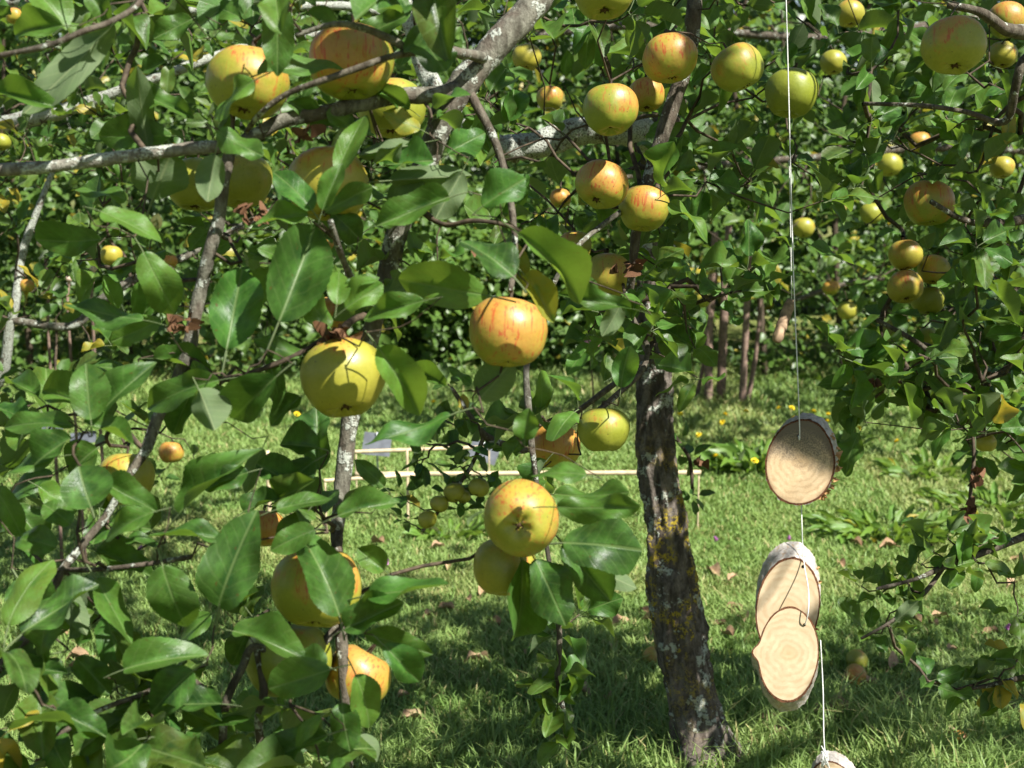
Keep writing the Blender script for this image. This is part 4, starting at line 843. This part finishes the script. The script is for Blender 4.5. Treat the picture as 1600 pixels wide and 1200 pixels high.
def plant_label(px, py, wpx, hpx, d, rot, lab):
    c = P(px, py, d); root = tag(empty('plant_label', V3((c.x, c.y, 0))), lab, 'label', 'grey plant labels on wire stakes'); a, b = wpx*.5*d/F, hpx*.5*d/F
    V, Fc = [], []; cr, sr = math.cos(rot), math.sin(rot); R = Matrix.Rotation(-.45, 3, 'X')
    for z in (-.002, .002):
        for (x, y) in ((-a, -b), (a, -b), (a, b), (-a, b)): q = R @ V3((x*cr-y*sr, 0, x*sr+y*cr)); V.append(c+q+V3((0, z, 0)))
    link('plate', mesh('plate', V, [(0, 1, 2, 3), (7, 6, 5, 4), (0, 4, 5, 1), (1, 5, 6, 2), (2, 6, 7, 3), (3, 7, 4, 0)], PLATE, False), root)
    tube_obj('stake', [(V3((c.x, c.y+.012, -.01)), .004), (c+V3((0, .012, -.03)), .004), (c+V3((0, .012, b)), .004)], STEEL, root, 6, 0, 1, 2)
plant_label(589, 694, 44, 36, 5.9, -.1, 'grey plant label on a wire stake, left end of the rear cane')
plant_label(756, 706, 46, 30, 5.9, -.35, 'tilted grey plant label half behind the crab apple twigs')
plant_label(82, 664, 34, 16, 6.3, .05, 'small grey plant label behind leaves at the far left')
plant_label(130, 684, 40, 18, 6.0, .1, 'dark grey plant label glimpsed under leaves at left')
# ------------------------------------------------------------------ low weeds, flowers, fallen leaves and fruit
WEEDM = leaf_material('weed_leaf', True, dark=(.05, .12, .016), light=(.11, .22, .03), trans=.35)
WL = [leaf_mesh('leaf', WEEDM, 10, 4, .35, .35+.1*i, .06, .12, 200+i, False, .2*(i-1)) for i in range(4)]
def weed(px, py, rad, n, L, lab, h=.5):
    c = G(px, py); root = tag(empty('weed', c), lab, 'weed', 'leafy weeds in the lawn')
    for i in range(n):
        a = U(0, 6.28); r = rad*math.sqrt(random.random()); B = c+V3((r*math.cos(a), r*math.sin(a)*.7, U(0, .02))); dr = V3((math.cos(a)*U(.3, 1), math.sin(a)*U(.3, 1), U(.35, 1.2)*h*2)).normalized()
        o = link('leaf', random.choice(WL), root); o.matrix_basis = leaf_matrix(B, B+dr*L*U(.6, 1.2), L*U(.22, .38), V3((0, 0, 1))+rv(.4)-dr*.2); o.color = (*tone(.55, .2, .02), 1)
weed(1385, 838, .24, 150, .085, 'large clump of bright leafy weeds on the lawn, right of the top slice')
weed(1180, 735, .20, 110, .11, 'clump of long-leaved weeds on the lawn beside the trunk', .8)
weed(1560, 800, .28, 120, .08, 'leafy weeds on the lawn below the hanging brown leaves')
weed(1460, 745, .25, 80, .08, 'low leafy weeds on the lawn under the right-hand tree')
weed(705, 840, .15, 30, .08, 'low weeds on the lawn beneath the crab apples')
weed(1290, 700, .2, 50, .08, 'low weeds on the lawn just behind the topmost slice')
YEL = plain('dandelion_petals', (.72, .56, .03), .6, .2, .15, 80); GST = plain('flower_stem', (.09, .16, .03), .6, .3)
PUR = plain('clover_petals', (.42, .16, .38), .7, .2, .3, 80)
def head_mesh(name, mat, n, rr, hh):
    V, Fc = [], []
    for ring in range(3):
        for i in range(n):
            a = 2*math.pi*(i+.5*ring)/n; r = rr*(1-.28*ring); z = hh*(.3+.5*ring); b = len(V); d = V3((math.cos(a), math.sin(a), 0)); s = V3((-d.y, d.x, 0))*rr*.22
            V += [d*r*.15+s*.4+V3((0, 0, z*.2)), d*r*.15-s*.4+V3((0, 0, z*.2)), d*r-s+V3((0, 0, z)), d*r+s+V3((0, 0, z))]; Fc.append((b, b+1, b+2, b+3))
    return mesh(name, V, Fc, mat, False)
DH = head_mesh('flower_head', YEL, 12, .016, .009); CH = head_mesh('flower_head', PUR, 9, .010, .014)
ORD = 'first second third fourth fifth sixth seventh eighth ninth tenth eleventh twelfth thirteenth fourteenth fifteenth sixteenth'.split()
def place(x, y, spots, zone, what):
    z = zone(x, y); same = sorted(q for q in spots if zone(*q) == z)
    return f'{what} {z}' if len(same) == 1 else f'{what} {z}, {ORD[same.index((x, y))]} from left'
def flower(name, px, py, me, h, lab, grp, cat):
    c = G(px, py+h*F/6.5); root = tag(empty(name, c), lab, cat, grp)
    tube_obj('stem', [(c-V3((0, 0, .005)), .0016), (c+V3((U(-.01, .01), 0, h*.5)), .0016), (c+V3((0, 0, h)), .0016)], GST, root, 5, 0, 1, 2)
    o = link('flower_head', me, root); o.matrix_basis = Matrix.Translation(c+V3((0, 0, h-.002))) @ Matrix.Rotation(U(0, 6), 4, 'Z') @ Matrix.Rotation(U(.3, .8), 4, 'X')
DSP = ((1128, 658), (1091, 680), (1178, 722), (1118, 715), (1132, 645), (1062, 644), (1292, 657), (1293, 645), (1216, 635), (1236, 634), (1165, 640), (1340, 668), (465, 644), (678, 624), (738, 662), (720, 634), (1240, 652), (1400, 690), (1270, 640), (770, 640), (520, 625))
DZ = lambda x, y: 'in the far lawn left of the trunk' if x < 1000 else 'in the far lawn between trunk and string' if x < 1225 else 'in the far lawn right of the string'
for (x, y) in DSP:
    flower('dandelion', x, y, DH, U(.07, .13), place(x, y, DSP, DZ, 'yellow flower'), 'yellow flowers in the far lawn', 'flower')
CSP = ((575, 878), (603, 887), (165, 830), (218, 865), (143, 1050), (1232, 850), (1570, 995), (1120, 850), (1225, 868))
CZ = lambda x, y: 'behind the leaves at left' if x < 400 else 'on the lawn left of the trunk' if x < 1000 else 'on the lawn right of the trunk'
for (x, y) in CSP:
    flower('clover', x, y, CH, U(.04, .07), place(x, y, CSP, CZ, 'small purple clover flower'), 'purple clover flowers in the lawn', 'flower')
FALLM = N('fallen_leaf'); oi = FALLM.n('ObjectInfo'); nn = FALLM.noise(FALLM.coords(), 5.); cc = FALLM.mix(oi.outputs['Random'], (.34, .22, .12), (.45, .33, .2)); cc = FALLM.mix(FALLM.ramp(nn, .35, .7, 0., .6), cc, (.15, .08, .04)); FALL = FALLM.out(FALLM.bsdf(cc, .7, .3))
FL = [leaf_mesh('fallen_leaf', FALL, 10, 6, .25, .12, .10, .05, 300+i, True, .15*(i-2), .22) for i in range(5)]
SPOTS = [(1135, 988), (1163, 983), (1160, 968), (1145, 1010), (1035, 985), (1015, 1008), (985, 985), (1002, 965), (1060, 950), (960, 1030), (1105, 900), (1150, 915), (1390, 1058), (1370, 1085), (1330, 1130), (1455, 975), (1465, 990), (1440, 985), (1425, 1120), (1500, 1170), (1310, 890), (1400, 865), (1330, 858), (1575, 890), (1560, 1000), (1575, 930), (1590, 1010), (750, 945), (735, 955), (710, 968), (678, 972), (765, 985), (730, 1045), (790, 900), (700, 895), (675, 868), (600, 862), (172, 1015), (170, 1060), (140, 1040), (100, 990), (110, 1060), (78, 1080), (225, 1110), (195, 1165), (230, 1070), (180, 820), (300, 1080), (45, 990), (640, 1100), (660, 1140), (820, 1040), (905, 1090), (950, 1110), (1190, 1140), (1230, 1160), (1270, 1130), (1350, 1180), (1560, 1120), (1480, 1030)]
FZ = lambda x, y: 'at lower left' if x < 400 else 'on the lawn left of centre' if x < 860 else 'around the foot of the trunk' if x < 1080 else 'between trunk and birch slices' if x < 1290 else 'on the bright lawn at right' if y < 930 else 'in the shaded grass at lower right'
for i, (x, y) in enumerate(SPOTS):
    c = G(x, y); o = link('fallen_leaf', random.choice(FL)); a = U(0, 6.28); L = U(.035, .065); B = c+V3((0, 0, U(.022, .034)))
    o.matrix_basis = leaf_matrix(B, B+V3((math.cos(a), math.sin(a), U(-.12, .15)))*L, L*.55, V3((0, -.15, 1))+rv(.2)); tag(o, place(x, y, SPOTS, FZ, 'curled brown fallen leaf'), 'leaf', 'brown fallen leaves in the grass')
for (x, y, s, bl, ye, lb) in ((1338, 1048, .062, .3, .5, 'fallen green apple in shaded grass right of the birch slices'), (1335, 1076, .068, 1., .4, 'fallen red apple in shaded grass right of the birch slices'), (1022, 1046, .07, .5, .7, 'fallen apple in the grass just left of the trunk'), (1498, 1172, .05, .9, .9, 'small orange fallen apple at the bottom right')):
    c = G(x, y)+V3((0, 0, s*.45)); px, py, d = proj(c); apple(None, px, py, s*F/d, lb, d, (U(-1, 1), .4, U(-.5, .8)), bl, ye, 'fallen apples', pos=c)
# pale round fruits in the left background
BERRY = plain('pale_berry', (.62, .47, .36), .5, .3, .2, 60)
bs = tag(empty('berry_shrub', V3((P(100, 400, 4.6).x, 4.6, 0))), 'thin stems with pale pinkish round fruits at the left edge', 'shrub')
for (x0, y0, x1, y1, x2, y2) in ((72, 700, 76, 450, 66, 370), (110, 700, 108, 440, 118, 360), (150, 700, 145, 430, 140, 370)):
    tube_obj('stem', [(V3((P(x0, 700, 4.5).x, 4.5, 0)), .006), (P(x1, y1+80, 4.5), .005), (P(x1, y1, 4.5), .005), (P(x2, y2, 4.5), .004)], PINK, bs, 6, .1, 20, 4)
for (x, y) in ((63, 380), (88, 403), (108, 435), (128, 390), (145, 390), (146, 420), (125, 362), (68, 440), (145, 432), (66, 425), (112, 405), (150, 375), (86, 352), (118, 375)):
    V, Fc = [], []; c = P(x, y, 4.45); r = .012
    tube_into(V, Fc, [(c+V3((0, 0, r*(1.25-2.5*k/6))), max(.0015, r*math.sin(math.pi*k/6))) for k in range(7)], 10); link('berry', mesh('berry', V, Fc, BERRY), bs)
